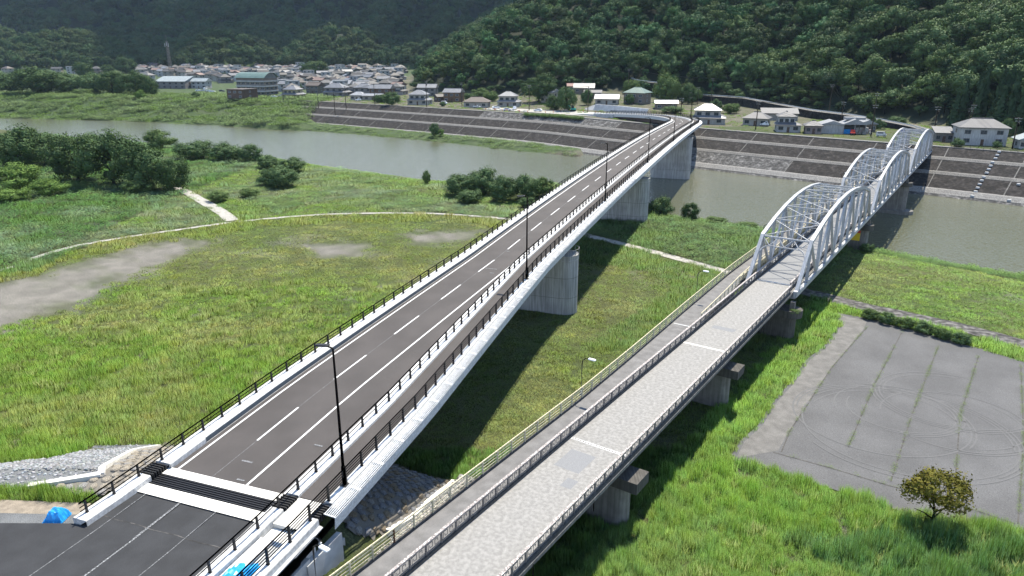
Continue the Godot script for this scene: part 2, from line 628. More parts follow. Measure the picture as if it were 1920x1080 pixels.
func build_bank() -> void:
	for i in TOP.size():
		var t := (TOP[mini(i + 1, TOP.size() - 1)] - TOP[maxi(i - 1, 0)]) * 0.16
		crest.add_point(TOP[i], -t, t)
	var l := crest.get_baked_length()
	var bank := Node3D.new()
	bank.name = numbered("embankment")
	add_child(bank)
	bank.set_meta("kind", "structure")
	var levels := [7.3, 4.8, 1.4, -2.4, -5.8]
	var width := 20.5
	var nseg := int(l / width)
	width = l / nseg
	var pale := {}
	for k in range(0, nseg):
		for t in 4:
			var y1: float = levels[t]
			var y0: float = levels[t + 1]
			var u0 := k * width + 0.09
			var u1 := (k + 1) * width - 0.09
			var mid := top_at((u0 + u1) * 0.5)
			var m: Material = M.revetment
			if t == 0 and mid.x > -8.0 and mid.x < 46.0:
				m = M.revetment_pale
			if t == 2 and mid.x > 58.0 and mid.x < 90.0:
				m = M.revetment_pale
			if t == 2 and mid.x > 98.0 and mid.x < 110.0:
				m = M.revetment_pale
			if t == 3:
				m = M.revetment_pale if mid.x > 10.0 else M.revetment
			var g := Geo.new()
			var rows := []
			for s in 3:
				var row := []
				for j in 6:
					var u := lerpf(u0, u1, j / 5.0)
					var f := s / 2.0
					var y := lerpf(y1, y0, f)
					var out := slope_out(y, t)
					var p := crest_point(u, out)
					row.append(Vector3(p.x, y + 0.05 * n2.get_noise_2d(p.x * 9.0, p.y * 9.0), p.y))
				rows.append(row)
			g.rows(rows, true)
			piece("panel", g, m, bank)
	# joints between the panels, berms along the steps, a foot at the water
	for t in 4:
		for k in nseg + 1:
			var g := Geo.new()
			var u: float = k * width
			var rows := []
			for s in 2:
				var y: float = levels[t + s]
				var a := crest_point(u - 0.16, slope_out(y, t))
				var b := crest_point(u + 0.16, slope_out(y, t))
				rows.append([Vector3(a.x, y + 0.06, a.y), Vector3(b.x, y + 0.06, b.y)])
			g.rows(rows, true)
			piece("joint_strip", g, M.berm, bank)
	for t in 3:
		var g := Geo.new()
		var y: float = levels[t + 1]
		var rows := [[], [], [], [], []]
		var u := 0.0
		while u <= l:
			var a := crest_point(u, slope_out(y, t) - 0.12)
			var drop := 0.55 if t < 2 else 1.0
			var b := crest_point(u, slope_out(y, t + 1) + 0.1)
			var c := crest_point(u, slope_out(y - drop, t + 1) + 0.2)
			rows[0].append(Vector3(a.x, y - 0.06, a.y))
			rows[1].append(Vector3(a.x, y + 0.10, a.y))
			rows[2].append(Vector3(b.x, y + 0.08, b.y))
			rows[3].append(Vector3(c.x, y - drop, c.y))
			rows[4].append(Vector3(c.x, y - drop - 0.2, c.y))
			u += 5.0
		g.rows(rows, true)
		piece("berm", g, M.foot_concrete if t == 2 else M.berm, bank)
	# crest: a low kerb, a strip of grass and the road
	var kerb := Geo.new()
	var road := Geo.new()
	var verge := Geo.new()
	var rk := [[], [], [], []]
	var rr := [[], []]
	var rv := [[], []]
	var u := 0.0
	while u <= l:
		var k0 := crest_point(u, 0.25)
		var k1 := crest_point(u, -0.25)
		rk[0].append(Vector3(k1.x, 7.0, k1.y))
		rk[1].append(Vector3(k1.x, 7.42, k1.y))
		rk[2].append(Vector3(k0.x, 7.42, k0.y))
		rk[3].append(Vector3(k0.x, 7.0, k0.y))
		var x0 := crest_point(u, -5.2)
		var x1 := crest_point(u, -1.7)
		rr[0].append(Vector3(x0.x, 7.12, x0.y))
		rr[1].append(Vector3(x1.x, 7.12, x1.y))
		var v1 := crest_point(u, -0.2)
		rv[0].append(Vector3(x1.x, 7.06, x1.y))
		rv[1].append(Vector3(v1.x, 7.3, v1.y))
		u += 5.0
	kerb.rows(rk, true)
	road.rows(rr, true)
	verge.rows(rv, true)
	piece("kerb", kerb, M.berm, bank)
	setting("crest_road", road, M.walk_asphalt)
	verge.colour = Color(1, 1, 1)
	setting("verge", verge, mat("verge_grass", 0.12, 0.17, 0.045, 0.95, "rough", 0.4))

# how far out from the crest line the face lies at height y on step t
func slope_out(y: float, t: int) -> float:
	return (7.3 - y) * 2.1 + t * 1.4

# ------------------------------------------------------------------ the new bridge: stations s along its axis, l to the right of it
const AZ := 0.34557            # 19.8 degrees
const ORG := Vector2(7.9, -116.1)
const S_ARC := 159.0
const R_ARC := 81.0
const TURN := 0.96
const S_END := 252.0
const S_JOINT := -81.0

func axis(s: float) -> Array:
	# [point, heading]
	var d := Vector2(sin(AZ), -cos(AZ))
	if s <= S_ARC:
		return [ORG + d * s, AZ]
	var p0 := ORG + d * S_ARC
	var c := p0 + Vector2(-cos(AZ), -sin(AZ)) * R_ARC
	var a := minf((s - S_ARC) / R_ARC, TURN)
	var h := AZ - a
	var p := c + Vector2(cos(h), sin(h)) * R_ARC
	var rest := s - S_ARC - TURN * R_ARC
	if rest > 0.0:
		p += Vector2(sin(h), -cos(h)) * rest
	return [p, h]

func deck_y(s: float) -> float:
	var k := maxf(s, -84.0)
	return 12.67 - 0.000145 * (k - 75.0) * (k - 75.0)

func bp(s: float, l: float, up := 0.0) -> Vector3:
	var a := axis(s)
	var p: Vector2 = a[0] + Vector2(cos(a[1]), sin(a[1])) * l
	return Vector3(p.x, deck_y(s) + up, p.y)

func taper(s: float, wide: float, narrow: float) -> float:
	return lerpf(wide, narrow, clampf((s + 67.0) / 37.0, 0.0, 1.0))

func rail_l(s: float) -> float: return taper(s, -5.62, -4.36)
func edge_l(s: float) -> float: return taper(s, -4.16, -2.95)
func mid_l(s: float) -> float: return taper(s, -1.28, 0.0)
func lane_r(s: float) -> float: return taper(s, 1.58, 2.88)
func kerb_in(s: float) -> float: return taper(s, 4.78, 3.08)
func kerb_out(s: float) -> float: return taper(s, 5.78, 4.16)
func rail_r(s: float) -> float: return taper(s, 7.87, 6.13)

func stations(a: float, b: float, step: float) -> Array:
	var out := []
	var n := maxi(1, int(ceil((b - a) / step)))
	for i in n + 1:
		out.append(lerpf(a, b, float(i) / n))
	return out

# a body swept along the bridge: profile is a function of s giving [l, up] pairs, clockwise seen along the road
func sweep(g: Geo, a: float, b: float, prof: Callable, step := 4.0, ends := true) -> void:
	var rows := []
	for s in stations(a, b, step):
		var row := []
		for q in prof.call(s):
			row.append(bp(s, q[0], q[1]))
		rows.append(row)
	g.rows(rows)
	if ends:
		for e in [0, rows.size() - 1]:
			var r: Array = rows[e]
			for i in range(1, r.size() - 2):
				if e == 0:
					g.tri(r[0], r[i + 1], r[i])
				else:
					g.tri(r[0], r[i], r[i + 1])

func painted(g: Geo, a: float, b: float, f: Callable, w: float, up := 0.012, step := 4.0) -> void:
	var rows := []
	for s in stations(a, b, step):
		var c: float = f.call(s)
		rows.append([bp(s, c - w * 0.5, up), bp(s, c + w * 0.5, up)])
	g.rows(rows)

func rail_run(parent: Node, called: String, f: Callable, foot: float, high: float, bars: Array, a: float, b: float, start: float, singles: int) -> void:
	var rail := Node3D.new()
	rail.name = called
	parent.add_child(rail, true)
	# posts: a flat blade with a foot plate, leaning head
	var pg := Geo.new()
	pg.box(Vector3(0, 0.02, 0), Vector3(0.22, 0.04, 0.16))
	pg.box(Vector3(0, high * 0.5, 0), Vector3(0.15, high, 0.085))
	pg.box(Vector3(0.0, high * 0.22, 0), Vector3(0.19, high * 0.44, 0.07))
	var pm := pg.mesh()
	var rest := Geo.new()
	var n := 0
	var s := start
	while s < b:
		var p := bp(s, f.call(s), foot)
		var h: float = axis(s)[1]
		if n < singles:
			var o := put("post", pm, M.black_metal, rail, p)
			o.rotation.y = -h
		else:
			rest.box(p + Vector3(0, high * 0.5, 0), Vector3(0.15, high, 0.09), Basis(Vector3.UP, -h))
		n += 1
		s += 2.005
	if rest.v.size() > 0:
		piece("far_posts", rest, M.black_metal, rail).set_meta("kind", "stuff")
	for k in bars.size():
		var g := Geo.new()
		var r: float = 0.05 if k == 0 else 0.032
		var pts := []
		for t in stations(a, b, 4.0):
			pts.append(bp(t, f.call(t) - 0.02, foot + bars[k]))
		g.tube(pts, [r], 6)
		piece("top_rail" if k == 0 else "rail", g, M.black_metal, rail)

func build_new_bridge() -> void:
	var b := thing("road_bridge", "new curved concrete road bridge with dark asphalt and black railings", "bridge", Vector3.ZERO, 0.0)
	var A := S_JOINT
	var Z := S_END
	# carriageway and walkway
	var g := Geo.new()
	var rows := []
	for s in stations(A + 0.55, Z, 3.0):
		rows.append([bp(s, rail_l(s) + 0.75, -0.02), bp(s, mid_l(s), 0.0), bp(s, kerb_in(s) + 0.1, -0.02)])
	g.rows(rows)
	piece("carriageway", g, M.new_asphalt, b)
	g = Geo.new()
	rows = []
	for s in stations(A + 1.3, Z, 3.0):
		rows.append([bp(s, kerb_out(s) - 0.1, 0.08), bp(s, rail_r(s) - 0.2, 0.07)])
	g.rows(rows)
	piece("walkway", g, M.new_asphalt, b)
	# left kerb with a drain channel
	g = Geo.new()
	sweep(g, A + 1.2, Z, func(s): return [[rail_l(s) - 0.38, -1.0], [rail_l(s) - 0.38, 0.31], [rail_l(s) - 0.33, 0.36], [rail_l(s) + 0.78, 0.36], [rail_l(s) + 0.82, 0.33], [rail_l(s) + 0.83, 0.30]])
	piece("kerb", g, M.white_concrete, b)
	g = Geo.new()
	sweep(g, A + 4.6, Z, func(s): return [[rail_l(s) + 0.80, 0.0], [rail_l(s) + 0.81, 0.31], [rail_l(s) + 0.85, 0.31], [rail_l(s) + 0.88, -0.03]])
	piece("gutter", g, M.slate, b)
	g = Geo.new()
	painted(g, A + 4.6, Z, func(s): return rail_l(s) + 0.98, 0.05, 0.010)
	piece("gutter_edge", g, M.galvanised, b)
	g = Geo.new()
	sweep(g, A + 1.2, A + 4.58, func(s): return [[rail_l(s) + 0.80, -0.02], [rail_l(s) + 0.82, 0.355], [rail_l(s) + 0.92, 0.355], [rail_l(s) + 0.95, 0.31], [rail_l(s) + 0.97, -0.03]])
	piece("kerb_end", g, M.white_concrete, b)
	# kerb between road and walkway
	g = Geo.new()
	sweep(g, A + 1.2, Z, func(s): return [[kerb_in(s), -0.05], [kerb_in(s) + 0.03, 0.24], [kerb_in(s) + 0.07, 0.28], [kerb_out(s) - 0.07, 0.28], [kerb_out(s) - 0.03, 0.24], [kerb_out(s), 0.0]])
	piece("kerb", g, M.white_concrete, b)
	# edge beam outside the walkway
	g = Geo.new()
	sweep(g, A + 1.3, Z, func(s): return [[rail_r(s) - 0.28, 0.0], [rail_r(s) - 0.26, 0.17], [rail_r(s) - 0.22, 0.20], [rail_r(s) + 0.28, 0.20], [rail_r(s) + 0.32, 0.14], [rail_r(s) + 0.32, -1.0]])
	piece("edge_beam", g, M.white_concrete, b)
	# slatted cover panels along the outer edge near the abutment, a plain ribbed fascia farther on
	var s := A + 0.3
	while s < 30.0:
		var e := minf(s + 3.0, 30.0)
		var pg := Geo.new()
		for k in 6:
			var l0 := 0.40 + k * 0.135
			pg.beam(bp(s + 0.03, rail_r(s) + l0, 0.10 - k * 0.012), bp(e - 0.03, rail_r(e) + l0, 0.10 - k * 0.012), 0.058, 0.05)
		for t in [s + 0.06, e - 0.06]:
			pg.beam(bp(t, rail_r(t) + 0.34, 0.10), bp(t, rail_r(t) + 1.16, 0.03), 0.09, 0.05)
		for k in 7:
			var dy := -0.02 - k * 0.125
			pg.beam(bp(s + 0.01, rail_r(s) + 1.18 - k * 0.012, dy), bp(e - 0.01, rail_r(e) + 1.18 - k * 0.012, dy), 0.035, 0.10)
		piece("cover_panel", pg, M.white_metal, b)
		s = e
	g = Geo.new()
	sweep(g, 30.0, Z, func(t): return [[rail_r(t) + 0.33, 0.13], [rail_r(t) + 1.10, 0.06], [rail_r(t) + 1.2, -0.04], [rail_r(t) + 1.14, -0.9], [rail_r(t) + 0.9, -0.95]])
	piece("fascia", g, M.white_metal, b)
	var kj := Geo.new()
	for t in stations(A + 6.0, 150.0, 5.0):
		kj.beam(bp(t, rail_l(t) - 0.36, 0.356), bp(t, rail_l(t) + 0.78, 0.356), 0.03, 0.02)
		kj.beam(bp(t, kerb_in(t) + 0.05, 0.276), bp(t, kerb_out(t) - 0.05, 0.276), 0.03, 0.02)
		kj.beam(bp(t, rail_r(t) - 0.24, 0.196), bp(t, rail_r(t) + 0.28, 0.196), 0.03, 0.02)
	piece("kerb_joints", kj, M.old_concrete, b)
	# slab and the steel boxes that carry it
	g = Geo.new()
	sweep(g, A + 1.2, Z, func(t): return [[rail_l(t) - 0.37, -0.06], [rail_r(t) + 0.9, -0.06], [rail_r(t) + 0.9, -0.42], [rail_l(t) - 0.37, -0.42], [rail_l(t) - 0.37, -0.06]])
	piece("slab", g, M.white_concrete, b)
	for o in [[-3.2, -0.6], [2.0, 4.6]]:
		g = Geo.new()
		sweep(g, A + 1.0, Z, func(t): return [[o[0], -0.42], [o[1], -0.42], [o[1], -2.6], [o[0], -2.6], [o[0], -0.42]])
		piece("girder", g, M.girder_steel, b)
	# markings
	g = Geo.new()
	painted(g, A + 0.6, Z, edge_l, 0.17)
	piece("edge_line", g, M.paint, b)
	g = Geo.new()
	painted(g, A + 0.6, -29.0, lane_r, 0.17)
	painted(g, -29.0, Z, func(t): return 2.88, 0.17)
	piece("edge_line", g, M.paint, b)
	g = Geo.new()
	painted(g, A + 0.6, -33.0, func(t): return kerb_in(t) - 0.22, 0.17)
	piece("edge_line", g, M.paint, b)
	var at := -75.0
	while at < Z - 6.0:
		g = Geo.new()
		painted(g, at, at + 5.0, mid_l, 0.16)
		piece("lane_dash", g, M.paint, b)
		at += 10.0
	g = Geo.new()
	painted(g, A + 0.6, 20.0, mid_l, 0.035, 0.009)
	piece("setting_out_line", g, M.chalk, b)
	for q in [[-77.5, -0.2, 0.9], [-79.4, 0.8, 0.6], [-74.2, 3.4, 0.7], [-33.5, 0.9, 1.6], [-35.0, 1.6, 0.6], [8.0, 1.7, 1.4], [6.0, 1.3, 0.5], [-26.0, 0.4, 0.5]]:
		g = Geo.new()
		painted(g, q[0], q[0] + 0.14, func(_t): return q[1], q[2], 0.008)
		piece("survey_mark", g, M.chalk, b)
	# railings
	rail_run(b, "railing", rail_l, 0.36, 0.86, [0.86, 0.56, 0.30], A - 5.0, Z, -85.6, 105)
	rail_run(b, "railing", func(t): return kerb_out(t) - 0.42, 0.28, 0.82, [0.82, 0.45], A - 14.0, Z, -93.3, 98)
	rail_run(b, "railing", rail_r, 0.20, 1.10, [1.10, 0.90, 0.70, 0.50, 0.30], A - 14.0, Z, -93.6, 97)
	# expansion joint: two pale bands and black ribs
	for q in [[A - 1.55, A - 0.62], [A + 0.55, A + 1.3]]:
		g = Geo.new()
		rows = []
		for t in [q[0], q[1]]:
			rows.append([bp(t, rail_l(t) + 0.75, 0.014), bp(t, kerb_in(t), 0.014)])
		g.rows(rows)
		piece("joint_band", g, M.joint_concrete, b)
	g = Geo.new()
	rows = []
	for t in [A - 0.62, A + 0.55]:
		rows.append([bp(t, rail_l(t) + 0.75, -0.035), bp(t, kerb_in(t), -0.035)])
	g.rows(rows)
	piece("joint_bed", g, M.rubber, b)
	for k in 6:
		g = Geo.new()
		var t := A - 0.5 + k * 0.19
		g.beam(bp(t, rail_l(t) + 0.72, 0.0), bp(t, kerb_in(t), 0.0), 0.085, 0.05)
		piece("joint_rib", g, M.black_metal, b)
	for lr in [[rail_l(A) - 0.38, rail_l(A) + 0.75, 0.36], [kerb_in(A), kerb_out(A), 0.28], [rail_r(A) - 0.28, rail_r(A) + 0.32, 0.2]]:
		for k in 6:
			g = Geo.new()
			var t := A - 0.1 + k * 0.21
			g.box((bp(t, lr[0], lr[2]) + bp(t, lr[1], lr[2])) * 0.5 + Vector3(0, -0.22, 0), Vector3(lr[1] - lr[0] + 0.06, 0.5, 0.09), Basis(Vector3.UP, -AZ))
			piece("joint_fin", g, M.rubber, b)
	# piers: walls with round noses
	for q in [[-16.0, -0.5], [46.0, -1.5], [132.0, -7.0]]:
		var sp: float = q[0]
		var pier := Node3D.new()
		pier.name = "pier"
		b.add_child(pier, true)
		var top: float = deck_y(sp) - 2.65
		var c := axis(sp)
		var base: float = q[1]
		g = Geo.new()
		pier_wall(g, c[0], c[1], -3.9, 5.5, 2.0, base, top)
		piece("shaft", g, M.pier_concrete, pier)
		for yj in [base + 3.0, base + 6.0]:
			if yj < top - 1.0:
				g = Geo.new()
				pier_wall(g, c[0], c[1], -3.9, 5.5, 2.015, yj, yj + 0.05)
				piece("pour_joint", g, M.old_concrete, pier)
		g = Geo.new()
		for k in 7:
			var a := PI * 0.5 - PI * k / 6.0
			var pc := bp(sp + 2.1 * sin(a), 5.5 + 2.1 * cos(a))
			pc.y = top + 0.2
			g.beam(pc + Vector3(0, -0.9, 0), pc + Vector3(0, 0.7, 0), 0.05, 0.05, Vector3.RIGHT)
			if k > 0:
				var a2 := PI * 0.5 - PI * (k - 1) / 6.0
				var pd := bp(sp + 2.1 * sin(a2), 5.5 + 2.1 * cos(a2))
				pd.y = top + 0.2
				for dy in [-0.85, -0.2, 0.65]:
					g.beam(pc + Vector3(0, dy, 0), pd + Vector3(0, dy, 0), 0.045, 0.045)
		piece("inspection_rail", g, M.galvanised, pier)
		if top - base > 5.0:
			for side_ in [-1, 1]:
				g = Geo.new()
				g.box(bp(sp, 0.8, 0) * Vector3(1, 0, 1) + Vector3(0, top + 0.2, 0) + Vector3(cos(c[1]), 0, sin(c[1])) * 2.6 * side_, Vector3(1.2, 0.5, 1.2), Basis(Vector3.UP, -c[1]))
				piece("bearing", g, M.rubber, pier)
	build_abutments(b)
	# lamps along the walkway side
	var lamp := make_lamp()
	var places := [-77.8, -36.2, 6.7, 49.9, 92.5, 134.5, 190.0]
	var words := ["black street lamp nearest the joint of the new bridge", "second black street lamp along the new bridge", "third black street lamp, above the riverside bushes", "fourth black street lamp along the new bridge", "fifth black street lamp, near the tall river pier", "sixth black street lamp, where the new bridge bends", "far black street lamp on the bend of the bridge"]
	for i in places.size():
		var o: Node3D = lamp if i == 0 else lamp.duplicate()
		if i > 0:
			o.name = numbered("street_lamp")
			add_child(o)
		var p: float = places[i]
		o.position = bp(p, rail_r(p) + 0.05, 0.2)
		o.rotation.y = -axis(p)[1]
		tag(o, words[i], "street lamp", "street lamps on the new bridge")

func pier_wall(g: Geo, c: Vector2, h: float, l0: float, l1: float, r: float, y0: float, y1: float) -> void:
	var n := Vector2(cos(h), sin(h))
	var d := Vector2(sin(h), -cos(h))
	var ring := []
	for k in 13:
		var a := -PI * 0.5 + PI * k / 12.0
		ring.append(c + n * (l1 + r * cos(a)) + d * (r * sin(a)))
	for k in 13:
		var a := PI * 0.5 + PI * k / 12.0
		ring.append(c + n * (l0 + r * cos(a)) + d * (r * sin(a)))
	var m := ring.size()
	for i in m:
		var a: Vector2 = ring[i]
		var b: Vector2 = ring[(i + 1) % m]
		g.quad(Vector3(a.x, y0, a.y), Vector3(b.x, y0, b.y), Vector3(b.x, y1, b.y), Vector3(a.x, y1, a.y))
		if i > 0 and i < m - 1:
			g.tri(Vector3(ring[0].x, y1, ring[0].y), Vector3(a.x, y1, a.y), Vector3(b.x, y1, b.y))

func make_lamp() -> Node3D:
	var o := thing("street_lamp", "", "street lamp")
	var g := Geo.new()
	g.tube([Vector3(0, 0, 0), Vector3(0, 1.4, 0), Vector3(0, 1.42, 0), Vector3(0, 9.75, 0)], [0.15, 0.15, 0.105, 0.065], 10)
	g.box(Vector3(0, 0.03, 0), Vector3(0.46, 0.06, 0.46))
	piece("pole", g, M.black_metal, o)
	g = Geo.new()
	g.tube([Vector3(0.0, 9.72, 0), Vector3(-0.4, 9.82, 0)], [0.055, 0.05], 8)
	g.bevel(Vector3(-0.75, 9.84, 0), Vector3(0.95, 0.10, 0.34), Basis(Vector3(0, 0, 1), 0.10), 0.03)
	var head := piece("lamp_head", g, M.black_metal, o)
	g = Geo.new()
	g.box(Vector3(-0.80, 9.765, 0), Vector3(0.62, 0.03, 0.24), Basis(Vector3(0, 0, 1), 0.10))
	piece("lens", g, M.lamp_glass, head)
	g = Geo.new()
	g.box(Vector3(0.0, 0.9, 0.14), Vector3(0.12, 0.5, 0.05))
	piece("access_door", g, M.black_metal, o)
	return o

func build_abutments(b: Node3D) -> void:
	var A := S_JOINT
	# near abutment: a solid block with its wing wall on the river side
	var g := Geo.new()
	var rows := []
	var bot := -11.0
	g = Geo.new()
	sweep(g, -112.0, A - 1.2, func(t): return [[-5.9, -9.5], [-5.9, -0.25], [8.55, -0.25], [8.55, -9.5]], 6.0)
	for t in [A - 1.2]:
		g.quad(bp(t, -5.9, -9.5), bp(t, 8.55, -9.5), bp(t, 8.55, -0.25), bp(t, -5.9, -0.25))
	piece("abutment", g, M.wall_concrete, b)
	g = Geo.new()
	sweep(g, A - 1.25, A + 1.9, func(t): return [[-5.6, -9.5], [-5.6, -2.8], [8.5, -2.8], [8.5, -9.5]], 2.0)
	piece("bearing_shelf", g, M.wall_concrete, b)
	g = Geo.new()
	sweep(g, A - 2.6, A + 1.0, func(t): return [[8.56, -9.5], [8.56, -1.5 - 0.10 * (t - A)], [8.95, -1.5 - 0.10 * (t - A)], [8.95, -9.5]], 2.0)
	piece("wing_wall", g, M.wall_concrete, b)
	g = Geo.new()
	sweep(g, -112.0, A - 2.2, func(t): return [[8.555, -9.5], [8.555, -1.0], [8.85, -1.0], [8.85, -9.5]], 6.0)
	piece("retaining_wall", g, M.wall_concrete, b)
	# kerbs beyond the joint
	g = Geo.new()
	sweep(g, -86.3, A - 0.3, func(t): return [[-6.0, -0.4], [-6.0, 0.33], [-5.95, 0.38], [-4.95, 0.38], [-4.90, 0.33], [-4.86, -0.1]], 3.0)
	piece("kerb", g, M.white_concrete, b)
	g = Geo.new()
	sweep(g, -110.0, A - 0.3, func(t): return [[4.75, -0.05], [4.78, 0.26], [4.82, 0.30], [5.68, 0.30], [5.72, 0.26], [5.74, -0.6]], 3.0)
	piece("kerb", g, M.white_concrete, b)
	g = Geo.new()
	sweep(g, -110.0, A - 0.3, func(t): return [[7.55, -0.6], [7.57, 0.16], [7.62, 0.20], [8.25, 0.20], [8.28, 0.14], [8.30, -0.25], [8.56, -0.3], [8.56, -0.6]], 3.0)
	piece("edge_beam", g, M.white_concrete, b)
	g = Geo.new()
	sweep(g, A - 1.4, A + 1.2, func(t): return [[5.76, -0.3], [5.76, 0.10], [7.52, 0.10], [7.52, -0.3]], 2.0)
	piece("walk_slab", g, M.joint_concrete, b)
	g = Geo.new()
	sweep(g, A - 3.0, A - 1.45, func(t): return [[5.76, -0.5], [5.76, -0.20], [7.52, -0.20], [7.52, -0.5]], 2.0)
	piece("walk_slab", g, M.joint_concrete, b)
	g = Geo.new()
	sweep(g, -110.0, A - 2.6, func(t): return [[5.78, -0.6], [5.78, 0.02], [6.65, 0.02], [6.65, -0.6]], 3.0)
	piece("duct_bank", g, M.white_concrete, b)
	g = Geo.new()
	sweep(g, -110.0, A - 3.02, func(t): return [[6.65, -0.7], [6.65, -0.5], [7.52, -0.5], [7.52, -0.7]], 3.0)
	piece("duct_bed", g, M.wall_concrete, b)
	# the black pipe slung outside the wall, in white clamps
	var pts := []
	for t in stations(-110.0, A + 2.4, 2.0):
		pts.append(bp(t, 8.72, -0.48))
	g = Geo.new()
	g.tube(pts, [0.20], 10)
	var pipe := thing("drain_pipe", "black pipe slung along the outside of the abutment wall", "pipe")
	piece("pipe", g, M.rubber, pipe)
	g = Geo.new()
	g.tube([bp(-85.9, 8.72, -0.48), bp(-84.2, 8.72, -0.48)], [0.27], 10)
	piece("sleeve", g, M.rubber, pipe)
	for t in [-82.2, -86.6, -91.0, -95.0]:
		g = Geo.new()
		g.tube([bp(t - 0.09, 8.72, -0.48), bp(t + 0.09, 8.72, -0.48)], [0.24], 10)
		g.beam(bp(t, 8.75, -0.66), bp(t, 9.0, -0.70), 0.12, 0.14)
		piece("clamp", g, M.white_metal, pipe)
	# approach road: fresh black asphalt
	g = Geo.new()
	var y := deck_y(-84.0)
	var p := PackedVector2Array()
	for q in [[A - 1.55, -4.86], [A - 1.55, 4.76], [-112.0, 4.76], [-112.0, -40.0], [-96.0, -40.0], [-88.5, -12.0], [-86.4, -6.05], [-86.3, -4.87]]:
		var w := bp(q[0], q[1])
		p.append(Vector2(w.x, w.z))
	g.prism(p, y - 0.3, y - 0.005)
	setting("approach_road", g, M.black_asphalt)
	for l in [[-4.1, 0.05, -112.0], [-1.28, 0.16, -112.0], [-1.34, 0.05, -112.0], [1.58, 0.05, -112.0]]:
		g = Geo.new()
		painted(g, l[2], A - 1.6, func(t): return l[0] + 0.02 * sin(t * 0.7), l[1], 0.006)
		var o := piece("chalk_line", g, M.chalk, b)
	g = Geo.new()
	var seam := []
	for l in stations(-4.8, 4.7, 1.0):
		seam.append([bp(A - 4.2 + 0.05 * sin(l * 2.0), l, 0.004), bp(A - 4.14 + 0.05 * sin(l * 2.0), l, 0.004)])
	g.rows(seam, true)
	piece("paving_seam", g, M.path_asphalt, b)
	# far abutment, where the deck lands on the embankment
	g = Geo.new()
	sweep(g, S_END - 14.0, S_END + 60.0, func(t): return [[-5.2, -6.0], [-5.2, -0.05], [7.6, -0.05], [7.6, -6.0]], 5.0)
	piece("abutment", g, M.wall_concrete, b)

# ------------------------------------------------------------------ what lies round the near abutment
func stone_mesh(seed_: int) -> ArrayMesh:
	var r := RandomNumberGenerator.new()
	r.seed = seed_
	var g := Geo.new()
	var n := r.randi_range(5, 7)
	var low := []
	var mid := []
	var top := []
	for k in n:
		var a := TAU * (k + r.randf_range(-0.25, 0.25)) / n
		var d := r.randf_range(0.40, 0.54)
		low.append(Vector3(cos(a) * d, -0.3, sin(a) * d))
		mid.append(Vector3(cos(a) * d, 0.06 + r.randf_range(-0.02, 0.02), sin(a) * d))
		top.append(Vector3(cos(a) * d * 0.70, 0.17 + r.randf_range(-0.03, 0.03), sin(a) * d * 0.78))
	var c := Vector3(0, 0.20, 0)
	for k in n:
		var k2 := (k + 1) % n
		g.quad(low[k2], low[k], mid[k], mid[k2])
		g.quad(mid[k2], mid[k], top[k], top[k2])
		g.tri(top[k2], top[k], c)
	return g.mesh()

